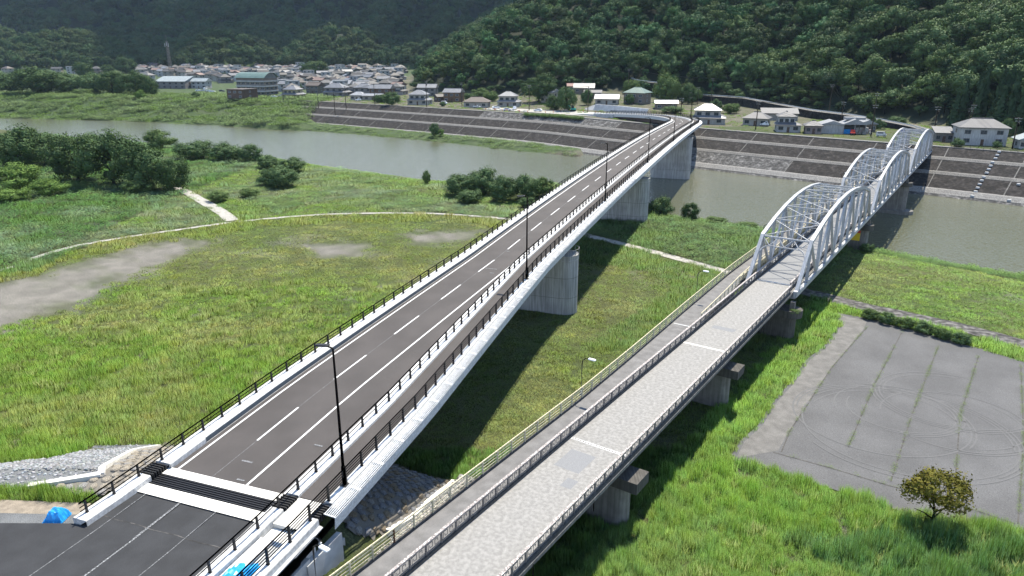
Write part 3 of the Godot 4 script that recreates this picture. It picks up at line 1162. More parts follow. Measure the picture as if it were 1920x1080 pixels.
func build_near_slopes() -> void:
	var kinds := []
	for k in 8:
		kinds.append(stone_mesh(100 + k))
	var sm_ := ["stone_a", "stone_b", "stone_c", "stone_d"]
	# masonry slopes: beds of mortar with each stone set proud of it
	var beds := [
		["masonry_slope", "grey and tan masonry slope under the new bridge end", flat([[-18, -59.5], [-10.4, -57.2], [-7.7, -55.6], [-5.3, -54.6], [-5.6, -52.9], [-7.7, -45.7], [-8.6, -43.1], [-10.6, -39.8], [-13, -42], [-14.5, -48]]), 0.72, ["stone_a", "stone_b", "stone_c", "stone_c"], 300],
		["masonry_slope", "pale masonry slope left of the new bridge end", flat([[-34, -60.4], [-27.5, -60.8], [-25.5, -50], [-26.2, -41.5], [-27.4, -40.1], [-32.4, -41.0], [-28.3, -42.3], [-30.5, -48], [-33.9, -56.3]]), 0.74, ["stone_d", "stone_d", "stone_a", "stone_d"], 300]]
	for bed in beds:
		var o := thing(bed[0], bed[1], "stone slope")
		var poly: PackedVector2Array = bed[2]
		var g := Geo.new()
		var rect := Rect2(poly[0], Vector2.ZERO)
		for q in poly:
			rect = rect.expand(q)
		var step: float = bed[3]
		# mortar bed, draped
		var x := rect.position.x
		while x < rect.end.x:
			var z := rect.position.y
			while z < rect.end.y:
				if Geometry2D.is_point_in_polygon(Vector2(x + 0.25, z + 0.25), poly):
					g.quad(lay(x, z + 0.5, 0.10), lay(x + 0.5, z + 0.5, 0.10), lay(x + 0.5, z, 0.10), lay(x, z, 0.10))
				z += 0.5
			x += 0.5
		piece("mortar_bed", g, M.mortar, o)
		var n := 0
		var j := 0
		var zz := rect.position.y
		while zz < rect.end.y + 0.01:
			var xx := rect.position.x + (0.5 * step if j % 2 else 0.0)
			while xx < rect.end.x:
				var q := Vector2(xx + rnd(-0.14, 0.14), zz + rnd(-0.12, 0.12))
				if Geometry2D.is_point_in_polygon(q, poly) and n < bed[5]:
					var st := put("stone", kinds[rng.randi() % 8], M[pick(bed[4])], o)
					var a := lay(q.x - 0.4, q.y, 0)
					var c := lay(q.x + 0.4, q.y, 0)
					var d := lay(q.x, q.y - 0.4, 0)
					var e := lay(q.x, q.y + 0.4, 0)
					var up := (e - d).cross(c - a).normalized()
					var bx := (c - a).normalized()
					var bz := bx.cross(up)
					var s := step * rnd(0.86, 1.06)
					st.transform = Transform3D(Basis(bx * s * rnd(0.85, 1.08), up * 0.62, bz * s * rnd(0.98, 1.2)) * Basis(Vector3.UP, rnd(-0.35, 0.35)), lay(q.x, q.y, 0.11))
					n += 1
				xx += step * 1.02
			zz += step * 0.98
			j += 1
	# edging strips of pale concrete
	for e in [[[-34.2, -60.4], [-34.1, -56.3], [-30.7, -48], [-28.4, -42.5], [-32.5, -41.1]], [[-8.9, -42.6], [-7.6, -45.8], [-5.5, -52.9], [-5.2, -54.6]]]:
		var k := thing("edging", "pale concrete edging strip of the masonry slope " + ("left of" if e[0][0] < -20 else "right of") + " the new bridge", "edging")
		var g := Geo.new()
		for i in e.size() - 1:
			for t in 6:
				var p0 := Vector2(e[i][0], e[i][1]).lerp(Vector2(e[i + 1][0], e[i + 1][1]), t / 6.0)
				var p1 := Vector2(e[i][0], e[i][1]).lerp(Vector2(e[i + 1][0], e[i + 1][1]), (t + 1) / 6.0)
				g.beam(lay(p0.x, p0.y, 0.16), lay(p1.x, p1.y, 0.16), 0.42, 0.4)
		piece("strip", g, M.joint_concrete, k)
	# gravel apron on the left slope
	var gr := Geo.new()
	var gp := flat([[-62, -46.5], [-41, -49.5], [-38.6, -51.5], [-40.6, -58.5], [-40.7, -60.8], [-34.3, -61.0], [-34.1, -56.3], [-30.8, -48], [-28.6, -42.6], [-32.6, -41.2], [-45, -40.6], [-62, -40.2]])
	drape(gr, gp, 0.9, 0.10)
	setting("gravel_slope", gr, M.gravel)
	var xf := []
	var cs := []
	var pm := stone_mesh(500)
	for i in 9000:
		var q := Vector2(rnd(-62, -28), rnd(-61, -40))
		if Geometry2D.is_point_in_polygon(q, gp):
			var s := rnd(0.12, 0.30)
			xf.append(Transform3D(Basis.from_euler(Vector3(rnd(-0.5, 0.5), rnd(0, TAU), rnd(-0.5, 0.5))).scaled(Vector3(s, s * 0.9, s)), lay(q.x, q.y, 0.12)))
			var v := rnd(0.5, 1.1)
			cs.append(Color(v * rnd(0.9, 1.05), v, v * rnd(0.95, 1.1)))
	copies("broken_stone", pm, M.pebble, xf, cs, "grey broken stone covering the slope left of the abutment", "gravel")
	# bare earth bench and the gravel edge beside the fresh road
	var eb := Geo.new()
	drape(eb, flat([[-64, -39.6], [-40, -39.9], [-33.7, -39.8], [-27.4, -39.4], [-26.4, -38.0], [-40, -38.2], [-64, -38.2]]), 0.9, 0.10)
	setting("earth_bench", eb, M.earth)
	var ge := Geo.new()
	drape(ge, flat([[-64, -38.5], [-40, -38.5], [-27.0, -38.1], [-25.9, -36.2], [-40, -36.2], [-64, -36.2]]), 0.8, 0.17)
	setting("gravel_edge", ge, M.gravel)
	# gabions: baskets of stone stepping down between the two bridges
	var rocks := []
	for k in 3:
		rocks.append(stone_mesh(700 + k))
	for st in 4:
		var o := thing("gabion", "wire basket of pale stones, " + ["nearest the abutment wall", "second from the abutment wall", "third from the abutment wall", "nearest the footbridge"][st], "gabion", Vector3.ZERO, 0.0, "gabions between the two bridges")
		var xs := []
		var cc := []
		var cage := Geo.new()
		var d := Vector2(-sin(AZ), cos(AZ))
		var nn := Vector2(cos(AZ), sin(AZ))
		var a0 := bp(-62.0 - st * 0.5, 9.15 + 1.28 * st)
		var a := Vector2(a0.x, a0.z)
		var lng := 25
		for i in 900:
			var t := rnd(0.0, lng)
			var w := rnd(0.0, 1.2)
			var q := a + d * t + nn * w
			var s := rnd(0.20, 0.42)
			xs.append(Transform3D(Basis.from_euler(Vector3(rnd(-0.7, 0.7), rnd(0, TAU), rnd(-0.7, 0.7))).scaled(Vector3(s, s * 1.3, s)), Vector3(q.x, gabion_y(t, st) + rnd(-0.06, 0.06), q.y)))
			var v := rnd(0.6, 1.5)
			cc.append(Color(v * rnd(0.98, 1.1), v, v * rnd(0.85, 1.0)))
		for i in 350:
			var t := rnd(0.0, lng)
			var q := a + d * t + nn * 1.22
			var s := rnd(0.22, 0.42)
			xs.append(Transform3D(Basis.from_euler(Vector3(rnd(-0.7, 0.7), rnd(0, TAU), 1.2)).scaled(Vector3(s, s, s)), Vector3(q.x, gabion_y(t, st) - rnd(0.05, 0.75), q.y)))
			var v := rnd(0.5, 1.2)
			cc.append(Color(v, v, v * 0.95))
		copies("stones", rocks[st % 3], M.pebble, xs, cc, "", "", o)
		var core := Geo.new()
		for i in lng:
			var t0 := float(i)
			var q0 := a + d * t0
			var q1 := a + d * (t0 + 1.0)
			var y0 := gabion_y(t0, st) - 0.12
			var y1 := gabion_y(t0 + 1.0, st) - 0.12
			var e0 := q0 + nn * 1.18
			var e1 := q1 + nn * 1.18
			core.quad(Vector3(q0.x, y0, q0.y), Vector3(q1.x, y1, q1.y), Vector3(e1.x, y1, e1.y), Vector3(e0.x, y0, e0.y))
			core.quad(Vector3(e0.x, y0 - 2.5, e0.y), Vector3(e0.x, y0, e0.y), Vector3(e1.x, y1, e1.y), Vector3(e1.x, y1 - 2.5, e1.y))
			for w in [0.0, 1.24]:
				var c0: Vector2 = q0 + nn * w
				var c1: Vector2 = q1 + nn * w
				cage.beam(Vector3(c0.x, y0 + 0.27, c0.y), Vector3(c1.x, y1 + 0.27, c1.y), 0.022, 0.022)
			cage.beam(Vector3(q0.x, y0 + 0.27, q0.y), Vector3(q0.x + nn.x * 1.24, y0 + 0.27, q0.y + nn.y * 1.24), 0.02, 0.02)
		piece("fill", core, M.stone_c, o)
		piece("wire_frame", cage, M.black_metal, o)

func gabion_y(t: float, st: int) -> float:
	return 0.75 + t * 0.205 - st * 0.34

func lay(x: float, z: float, up: float) -> Vector3:
	return Vector3(x, land(x, z) + up, z)

# a patch of thin surface that follows the land inside a polygon
func drape(g: Geo, poly: PackedVector2Array, step: float, up: float) -> void:
	var rect := Rect2(poly[0], Vector2.ZERO)
	for q in poly:
		rect = rect.expand(q)
	var x := rect.position.x
	while x < rect.end.x:
		var z := rect.position.y
		while z < rect.end.y:
			var cell := PackedVector2Array([Vector2(x, z), Vector2(x + step, z), Vector2(x + step, z + step), Vector2(x, z + step)])
			for part in Geometry2D.intersect_polygons(cell, poly):
				var t := Geometry2D.triangulate_polygon(part)
				for i in range(0, t.size(), 3):
					var a: Vector2 = part[t[i]]
					var b: Vector2 = part[t[i + 1]]
					var d: Vector2 = part[t[i + 2]]
					if (b - a).cross(d - a) > 0:
						var s := b
						b = d
						d = s
					g.tri(lay(a.x, a.y, up), lay(b.x, b.y, up), lay(d.x, d.y, up))
			z += step
		x += step

# ------------------------------------------------------------------ the old bridge: stations s, l to the right
const AZO := 0.60126           # 34.45 degrees
const OY := 6.3

func op(s: float, l: float, y: float) -> Vector3:
	return Vector3(sin(AZO) * s + cos(AZO) * l, y, -cos(AZO) * s + sin(AZO) * l)

func ob() -> Basis:
	return Basis(Vector3.UP, -AZO)

func osheet(g: Geo, a: float, b: float, l0: float, l1: float, y: float) -> void:
	var r := []
	for s in stations(a, b, 6.0):
		r.append([op(s, l0, y), op(s, l1, y)])
	g.rows(r)

func obox(g: Geo, a: float, b: float, l0: float, l1: float, y0: float, y1: float) -> void:
	g.box(op((a + b) * 0.5, (l0 + l1) * 0.5, (y0 + y1) * 0.5), Vector3(l1 - l0, y1 - y0, b - a), ob())

func old_rail(parent: Node, l: float, a: float, b: float, singles: int) -> void:
	var rail := Node3D.new()
	rail.name = "railing"
	parent.add_child(rail, true)
	# one bay: post, two bars and the stepped ornament between
	var pg := Geo.new()
	pg.box(Vector3(0, 0.44, 0), Vector3(0.10, 0.88, 0.12))
	var pm := pg.mesh()
	var og := Geo.new()
	for q in [[Vector2(0.14, 0.66), Vector2(0.62, 0.66)], [Vector2(0.62, 0.66), Vector2(0.62, 0.30)], [Vector2(0.62, 0.30), Vector2(0.36, 0.30)], [Vector2(0.36, 0.30), Vector2(0.36, 0.50)],
			[Vector2(0.86, 0.24), Vector2(1.38, 0.24)], [Vector2(0.86, 0.24), Vector2(0.86, 0.62)], [Vector2(0.86, 0.62), Vector2(1.14, 0.62)], [Vector2(1.14, 0.62), Vector2(1.14, 0.42)], [Vector2(0.22, 0.18), Vector2(0.22, 0.66)]]:
		og.beam(Vector3(0, q[0].y, -q[0].x), Vector3(0, q[1].y, -q[1].x), 0.03, 0.03, Vector3.RIGHT)
	var om := og.mesh()
	var rest := Geo.new()
	var n := 0
	var s := a
	while s < b:
		var p := op(s, l, OY + 0.18)
		if n < singles:
			put("post", pm, M.rail_steel, rail, p).rotation.y = -AZO
			put("ornament", om, M.rail_steel, rail, p).rotation.y = -AZO
		else:
			rest.box(p + Vector3(0, 0.44, 0), Vector3(0.10, 0.88, 0.12), ob())
			rest.box(op(s + 0.75, l, OY + 0.6), Vector3(0.04, 0.05, 1.4), ob())
			rest.box(op(s + 0.5, l, OY + 0.6), Vector3(0.04, 0.4, 0.05), ob())
			rest.box(op(s + 1.05, l, OY + 0.6), Vector3(0.04, 0.4, 0.05), ob())
		n += 1
		s += 1.5
	if rest.v.size() > 0:
		piece("far_posts", rest, M.rail_steel, rail).set_meta("kind", "stuff")
	var g := Geo.new()
	obox(g, a - 0.1, b, l - 0.10, l + 0.10, OY + 1.02, OY + 1.12)
	piece("handrail", g, M.handrail, rail)
	g = Geo.new()
	obox(g, a - 0.1, b, l - 0.03, l + 0.03, OY + 0.26, OY + 0.31)
	obox(g, a - 0.1, b, l - 0.03, l + 0.03, OY + 0.90, OY + 0.95)
	piece("rail", g, M.rail_steel, rail)
	g = Geo.new()
	obox(g, a - 0.2, b, l - 0.16, l + 0.16, OY - 0.05, OY + 0.18)
	piece("kerb", g, M.stained_concrete, rail)

func cream_rail(parent: Node, pts: Array, singles: int, panels: bool) -> void:
	# pts: [s, l] points; posts every 1.9 m
	var rail := Node3D.new()
	rail.name = "railing"
	parent.add_child(rail, true)
	var c := Curve2D.new()
	for q in pts:
		c.add_point(Vector2(q[0], q[1]))
	var len := c.get_baked_length()
	var pg := Geo.new()
	pg.box(Vector3(0, 0.52, 0), Vector3(0.11, 1.04, 0.09))
	var pm := pg.mesh()
	var rest := Geo.new()
	var d := 0.3
	var n := 0
	while d < len:
		var q := c.sample_baked(d)
		var p := op(q.x, q.y, OY + 0.12)
		if n < singles:
			put("post", pm, M.rust if n == 10 and not panels else M.cream_rail, rail, p).rotation.y = -AZO
		else:
			rest.box(p + Vector3(0, 0.52, 0), Vector3(0.11, 1.04, 0.09), ob())
		n += 1
		d += 1.9
	if rest.v.size() > 0:
		piece("far_posts", rest, M.cream_rail, rail).set_meta("kind", "stuff")
	for h in [1.08, 0.82, 0.56, 0.30]:
		var g := Geo.new()
		var prev := Vector3.ZERO
		for s in stations(0.0, len, 2.5):
			var q := c.sample_baked(s)
			var p := op(q.x, q.y, OY + 0.12 + h)
			if s > 0.0:
				g.beam(prev, p, 0.07 if h > 1.0 else 0.045, 0.10 if h > 1.0 else 0.055)
			prev = p
		piece("top_rail" if h > 1.0 else "rail", g, M.cream_rail, rail)

func build_old_bridge() -> void:
	var L := -25.4
	var R := -19.9
	var b := thing("truss_bridge", "old grey steel bridge with three arched trusses and pale road", "bridge")
	var t0 := 94.2
	var span := 58.0
	var end := t0 + span * 3.0
	# road deck
	var g := Geo.new()
	osheet(g, 6.0, 97.5, L + 0.1, R - 0.1, OY)
	piece("roadway", g, M.old_asphalt, b)
	g = Geo.new()
	osheet(g, 97.6, end + 14.0, L + 0.1, R - 0.1, OY - 0.004)
	piece("roadway", g, M.patch_asphalt, b)
	for q in [[46.9, 49.7, -24.3, -22.1], [50.6, 51.8, -22.5, -21.6], [75.9, 76.9, -24.2, -21.6], [97.6, 99.4, -25.0, -23.2]]:
		g = Geo.new()
		osheet(g, 2.0 * 45.4 - q[1] if q[0] < 60.0 else q[0], 2.0 * 45.4 - q[0] if q[0] < 60.0 else q[1], q[2], q[3], OY + 0.006)
		piece("road_patch", g, M.patch_asphalt, b)
	for s in [45.4, 70.0, 97.4]:
		g = Geo.new()
		obox(g, s - 0.16, s + 0.16, L + 0.2, R - 0.2, OY - 0.1, OY + 0.010)
		piece("expansion_joint", g, M.galvanised if s < 50.0 else M.joint_concrete, b)
		g = Geo.new()
		for k in 22:
			obox(g, s - 0.07, s + 0.07, L + 0.3 + k * 0.24, L + 0.42 + k * 0.24, OY, OY + 0.018)
		piece("joint_teeth", g, M.rail_steel, b)
	# slab edge and the girders below
	g = Geo.new()
	obox(g, 4.0, t0 - 0.6, L - 0.2, R + 0.25, OY - 0.30, OY - 0.012)
	piece("slab", g, M.old_concrete, b)
	g = Geo.new()
	obox(g, t0 - 0.55, end + 12.0, L - 0.1, R + 0.2, OY - 0.30, OY - 0.012)
	piece("slab", g, M.old_concrete, b)
	for l in [-24.6, -22.65, -20.7]:
		g = Geo.new()
		obox(g, 4.0, t0 - 0.4, l - 0.15, l + 0.15, OY - 1.35, OY - 0.3)
		obox(g, 4.0, t0 - 0.4, l - 0.25, l + 0.25, OY - 1.40, OY - 1.34)
		piece("girder", g, M.stained_concrete, b)
	old_rail(b, L, 14.0, end + 6.0, 60)
	old_rail(b, R, 14.0, t0 - 0.5, 60)
	old_rail(b, R - 0.35, t0 + 0.8, end + 6.0, 25)
	# trusses
	for k in 3:
		build_truss(b, t0 + span * k, span)
	# piers
	for q in [[20.9, -0.5, 0], [45.4, -0.5, 0], [70.0, -0.5, 0], [t0 - 0.3, -1.0, 1], [t0 + span, -5.5, 2], [t0 + span * 2.0, -6.5, 3], [end, 0.5, 2]]:
		var pier := Node3D.new()
		pier.name = "pier"
		b.add_child(pier, true)
		var c := op(q[0], 0.0, 0.0)
		var cap: float = OY - (1.45 if q[2] == 0 else 2.1)
		g = Geo.new()
		var r: float = [0.85, 1.15, 1.05, 1.25][q[2]]
		var l1: float = [-20.6, -19.9, -20.1, -19.9][q[2]]
		pier_wall(g, Vector2(c.x, c.z), AZO, -27.6, l1, r, q[1], cap - 0.9)
		piece("shaft", g, M.stained_concrete if q[2] == 1 else M.old_concrete, pier)
		g = Geo.new()
		if q[2] == 0:
			obox(g, q[0] - 1.1, q[0] + 1.1, -28.6, -18.7, cap - 0.95, cap)
		else:
			pier_wall(g, Vector2(c.x, c.z), AZO, -28.0, l1 + 0.45, r + 0.25, cap - 1.0, cap)
		piece("cap", g, M.stained_concrete, pier)
		for l in ([-24.6, -22.65, -20.7] if q[2] == 0 else [-26.0, -19.4]):
			g = Geo.new()
			obox(g, q[0] - 0.35, q[0] + 0.35, l - 0.3, l + 0.3, cap - 0.02, OY - (1.40 if q[2] == 0 else 1.1))
			piece("bearing", g, M.rail_steel, pier)
		if q[2] == 3:
			g = Geo.new()
			pier_wall(g, Vector2(c.x, c.z), AZO, -28.2, l1 + 1.0, r + 0.9, -6.5, -3.1)
			piece("footing", g, M.old_concrete, pier)
	var wb := thing("pier_bush", "weeds growing on top of the pier at the first truss", "bush", op(93.2, -18.9, OY - 2.2))
	var wc := put("foliage", bush[0], leaf_mat(2), wb)
	wc.scale = Vector3(1.0, 0.45, 0.8)
	# little drain spouts below the right edge
	for s in [31.0, 39.0, 58.0, 81.0]:
		g = Geo.new()
		g.tube([op(s, R + 0.22, OY - 0.1), op(s, R + 0.24, OY - 1.0)], [0.05], 6)
		piece("drain_spout", g, M.galvanised, b)
	# yellow clearance board under the first truss
	var y := thing("clearance_board", "yellow and red board hanging under the first truss", "sign")
	g = Geo.new()
	g.box(op(148.0, -21.0, 2.5), Vector3(2.0, 1.5, 0.08), ob())
	piece("board", g, mat("yellow_board", 0.62, 0.45, 0.03, 0.6), y)
	g = Geo.new()
	g.box(op(148.0, -21.0, 3.5), Vector3(2.0, 0.5, 0.08), ob())
	piece("board_top", g, mat("red_board", 0.45, 0.05, 0.03, 0.6), y)
	g = Geo.new()
	for l in [-21.8, -20.2]:
		g.beam(op(148.0, l, 3.7), op(148.0, l, OY - 0.3), 0.05, 0.05, Vector3.RIGHT)
	piece("hanger", g, M.galvanised, y)

	# footbridge on the left side
	var f := thing("footbridge", "narrow footbridge with cream railings along the old bridge", "footbridge")
	var left := [[8.0, -28.0], [52.0, -27.85], [62.0, -28.1], [80.0, -28.8], [98.0, -29.35], [end + 8.0, -29.5]]
	var right := [[76.5, -25.75], [86.0, -26.2], [95.0, -26.75], [102.0, -26.95], [end + 8.0, -27.05]]
	g = Geo.new()
	var rows := []
	for s in stations(6.0, end + 10.0, 2.5):
		rows.append([op(s, lerp_line(left, s) + 0.1, OY + 0.03), op(s, (L + 0.0) if s < 76.0 else minf(L, lerp_line(right, s) - 0.05), OY + 0.03)])
	g.rows(rows)
	piece("deck", g, M.walk_asphalt, f)
	g = Geo.new()
	rows = []
	for s in stations(6.0, end + 10.0, 4.0):
		var a := lerp_line(left, s)
		var c := L + 0.1 if s < 76.0 else lerp_line(right, s) + 0.1
		rows.append([op(s, a - 0.12, OY - 0.55), op(s, a - 0.12, OY + 0.14), op(s, a + 0.12, OY + 0.14), op(s, a + 0.12, OY - 0.05), op(s, c - 0.05, OY - 0.05), op(s, c - 0.05, OY - 0.55), op(s, a - 0.12, OY - 0.55)])
	g.rows(rows)
	piece("edge_beam", g, M.stained_concrete, f)
	cream_rail(f, left, 62, false)
	cream_rail(f, right, 26, true)
	# corrugated cream web of the footbridge girder beside the truss
	g = Geo.new()
	var s := 95.0
	while s < end:
		obox(g, s, s + 0.55, -27.02, -26.86, OY - 0.9, OY + 0.72)
		s += 0.95
	obox(g, 95.0, end, -27.06, -26.82, OY + 0.70, OY + 0.80)
	piece("side_panels", g, M.cream_rail, f)
	g = Geo.new()
	osheet(g, 74.6, 74.85, -28.3, -25.6, OY + 0.05)
	piece("deck_joint", g, M.galvanised, f)

	# lamps on the footbridge side
	var o := thing("cobra_lamp", "", "street lamp")
	g = Geo.new()
	var pts := [Vector3(0, -1.2, 0), Vector3(0, 3.3, 0), Vector3(0.08, 3.62, 0), Vector3(0.32, 3.84, 0), Vector3(0.75, 3.92, 0)]
	g.tube(pts, [0.075, 0.05, 0.045, 0.04, 0.035], 8)
	piece("pole", g, M.galvanised, o)
	g = Geo.new()
	g.bevel(Vector3(1.0, 3.93, 0), Vector3(0.72, 0.12, 0.30), Basis.IDENTITY, 0.045)
	var head := piece("lamp_head", g, M.lamp_glass, o)
	g = Geo.new()
	g.box(Vector3(1.02, 3.86, 0), Vector3(0.5, 0.05, 0.2))
	piece("lens", g, M.lamp_glass, head)
	g = Geo.new()
	g.box(Vector3(0, 0.3, 0.06), Vector3(0.16, 0.5, 0.14))
	piece("control_box", g, M.galvanised, o)
	var spots := [21.3, 52.4, 84.5, 115.0, 177.0, 239.0]
	var words := ["grey arm lamp in front of the abutment wall of the new bridge", "grey arm lamp beside the cream railing, second from the camera", "grey arm lamp standing over the grass just before the first truss", "grey arm lamp beside the first truss", "grey arm lamp beside the second truss", "grey arm lamp beside the farthest truss"]
	for i in spots.size():
		var c: Node3D = o if i == 0 else o.duplicate()
		if i > 0:
			c.name = numbered("cobra_lamp")
			add_child(c)
		c.position = op(spots[i], lerp_line(left, spots[i]) - 0.35, OY)
		c.rotation.y = -AZO
		tag(c, words[i], "street lamp", "arm lamps along the old bridge")

func lerp_line(a: Array, s: float) -> float:
	for i in a.size() - 1:
		if s <= a[i + 1][0]:
			return lerpf(a[i][1], a[i + 1][1], clampf((s - a[i][0]) / (a[i + 1][0] - a[i][0]), 0.0, 1.0))
	return a[-1][1]

func build_truss(b: Node3D, s0: float, span: float) -> void:
	var t := Node3D.new()
	t.name = "truss_span"
	b.add_child(t, true)
	var np := 10
	var pw := (span - 1.2) / np
	var a0 := s0 + 0.6
	var yb := OY - 0.35
	var hip := 6.0
	var mid := 9.0
	var node_y := func(i: int) -> float:
		var u := (i - np * 0.5) / (np * 0.5 - 1.0)
		return yb + mid - (mid - hip) * u * u
	for l in [-26.0, -19.4]:
		var g := Geo.new()
		obox(g, s0 + 0.1, s0 + span - 0.1, l - 0.24, l + 0.24, yb - 0.32, yb + 0.22)
		piece("bottom_chord", g, M.truss_steel, t)
		g = Geo.new()
		g.beam(op(a0, l, yb), op(a0 + pw, l, node_y.call(1)), 0.46, 0.44)
		piece("end_post", g, M.truss_steel, t)
		g = Geo.new()
		g.beam(op(a0 + pw * np, l, yb), op(a0 + pw * (np - 1), l, node_y.call(np - 1)), 0.46, 0.44)
		piece("end_post", g, M.truss_steel, t)
		for i in range(1, np - 1):
			g = Geo.new()
			var p := op(a0 + pw * i, l, node_y.call(i))
			var q := op(a0 + pw * (i + 1), l, node_y.call(i + 1))
			var e := (q - p).normalized() * 0.06
			g.beam(p - e, q + e, 0.50, 0.42)
			piece("top_chord", g, M.truss_steel, t)
		for i in range(1, np):
			g = Geo.new()
			var p := op(a0 + pw * i, l, yb + 0.2)
			var q := op(a0 + pw * i, l, node_y.call(i) - 0.2)
			var w := 0.16
			for d in [-w, w]:
				g.beam(p + ob() * Vector3(0, 0, d), q + ob() * Vector3(0, 0, d), 0.34, 0.07, ob() * Vector3(0, 0, 1))
			# lacing plates
			var k := 0.6
			while k < (q - p).length() - 0.4:
				g.box(p + Vector3(0, k, 0), Vector3(0.05, 0.12, 0.36), ob())
				k += 1.3
			piece("vertical", g, M.truss_steel, t)
		for i in range(1, np - 1):
			g = Geo.new()
			var up: bool = (i % 2 == 1) == (i < np / 2)
			if i >= np / 2:
				up = i % 2 == 0
			var p := op(a0 + pw * i, l, node_y.call(i) - 0.15 if up else yb + 0.15)
			var q := op(a0 + pw * (i + 1), l, yb + 0.15 if up else node_y.call(i + 1) - 0.15)
			g.beam(p, q, 0.30, 0.30)
			piece("diagonal", g, M.truss_steel, t)
		# gusset plates at the bottom joints
		g = Geo.new()
		for i in range(0, np + 1):
			obox(g, a0 + pw * i - 0.5, a0 + pw * i + 0.5, l - 0.26, l + 0.26, yb + 0.2, yb + 0.5)
		piece("gussets", g, M.truss_steel, t)
	# overhead struts and crossed bracing
	for i in range(1, np):
		var g := Geo.new()
		var y: float = node_y.call(i)
		g.beam(op(a0 + pw * i, -26.0, y - 0.05), op(a0 + pw * i, -19.4, y - 0.05), 0.16, 0.14)
		if i > 1 and i < np - 1:
			# sway lattice under the strut
			g.beam(op(a0 + pw * i, -26.0, y - 0.75), op(a0 + pw * i, -19.4, y - 0.75), 0.08, 0.08)
			for k in 4:
				var x0 := -26.0 + 1.65 * k
				g.beam(op(a0 + pw * i, x0, y - 0.75 if k % 2 else y - 0.08), op(a0 + pw * i, x0 + 1.65, y - 0.08 if k % 2 else y - 0.75), 0.06, 0.06)
		piece("strut", g, M.truss_steel, t)
		if i < np - 1:
			var y2: float = node_y.call(i + 1)
			for f in [0, 1]:
				g = Geo.new()
				g.beam(op(a0 + pw * i, -26.0 if f == 0 else -19.4, y - 0.06 - f * 0.09), op(a0 + pw * (i + 1), -19.4 if f == 0 else -26.0, y2 - 0.06 - f * 0.09), 0.13, 0.09)
				piece("brace", g, M.truss_steel, t)
	# portals: lattice frame with a curved lower member
	for e in [1, np - 1]:
		var g := Geo.new()
		var y: float = node_y.call(e)
		var f := func(x: float, dy: float) -> Vector3: return op(a0 + pw * e + (dy * pw / hip if e == 1 else -dy * pw / hip), x, y + dy)
		g.beam(f.call(-25.8, -0.1), f.call(-19.6, -0.1), 0.14, 0.16)
		g.beam(f.call(-24.7, -1.15), f.call(-20.7, -1.15), 0.14, 0.14)
		for k in 4:
			var x0 := -24.7 + k * 1.0
			g.beam(f.call(x0, -1.1 if k % 2 == 0 else -0.15), f.call(x0 + 1.0, -0.15 if k % 2 == 0 else -1.1), 0.09, 0.09)
		g.beam(f.call(-25.8, -0.15), f.call(-24.7, -1.1), 0.09, 0.09)
		g.beam(f.call(-19.6, -0.15), f.call(-20.7, -1.1), 0.09, 0.09)
		for sgn in [-1.0, 1.0]:
			var c := -22.7
			var prev: Vector3 = f.call(c + sgn * 2.0, -1.15)
			for k in range(1, 6):
				var a := PI * 0.5 * k / 5.0
				var p: Vector3 = f.call(c + sgn * (2.0 + 1.1 * sin(a)), -1.15 - 1.2 * (1.0 - cos(a)))
				g.beam(prev, p, 0.12, 0.13)
				prev = p
		piece("portal_frame", g, M.truss_steel, t)
	# floor beams and stringers below the deck
	var fb := Geo.new()
	for i in range(0, np + 1):
		obox(fb, a0 + pw * i - 0.15, a0 + pw * i + 0.15, -26.0, -19.4, yb - 0.65, yb + 0.0)
	for l in [-24.5, -22.7, -20.9]:
		obox(fb, s0 + 0.3, s0 + span - 0.3, l - 0.12, l + 0.12, yb - 0.45, yb - 0.02)
	piece("floor_frame", fb, M.truss_steel, t)

# ------------------------------------------------------------------ plants
func ball_dir(r: RandomNumberGenerator) -> Vector3:
	var z := r.randf_range(-1.0, 1.0)
	var a := r.randf_range(0.0, TAU)
	var s := sqrt(1.0 - z * z)
	return Vector3(s * cos(a), z, s * sin(a))

func leaf_face(g: Geo, p: Vector3, out: Vector3, size: float, r: RandomNumberGenerator) -> void:
	var nn := (out + ball_dir(r) * 0.75).normalized()
	var x := nn.cross(ball_dir(r))
	if x.length_squared() < 0.01:
		x = nn.cross(Vector3(0.3, 0.9, 0.2))
	x = x.normalized()
	var y := nn.cross(x)
	var w := size * r.randf_range(0.55, 1.25)
	var h := w * r.randf_range(0.6, 1.0)
	var sn := (out * 0.55 + nn * 0.45).normalized()
	var a := p - x * w
	var b := p - y * h * 0.6
	var c := p + x * w
	var d := p + y * h * 0.7
	g.trin(a, b, c, sn, sn, sn)
	g.trin(a, c, d, sn, sn, sn)

func core_ball(g: Geo, c: Vector3, rad: Vector3, r: RandomNumberGenerator) -> void:
	var rings := 4
	var seg := 7
	var pts := []
	for i in rings + 1:
		var row := []
		var th := PI * i / rings
		for k in seg:
			var a := TAU * (k + 0.5 * (i % 2)) / seg
			var d := Vector3(sin(th) * cos(a), cos(th), sin(th) * sin(a))
			row.append(c + d * rad * r.randf_range(0.86, 1.1))
		pts.append(row)
	for i in rings:
		for k in seg:
			var k2 := (k + 1) % seg
			g.tri(pts[i][k], pts[i][k2], pts[i + 1][k])
			g.tri(pts[i][k2], pts[i + 1][k2], pts[i + 1][k])

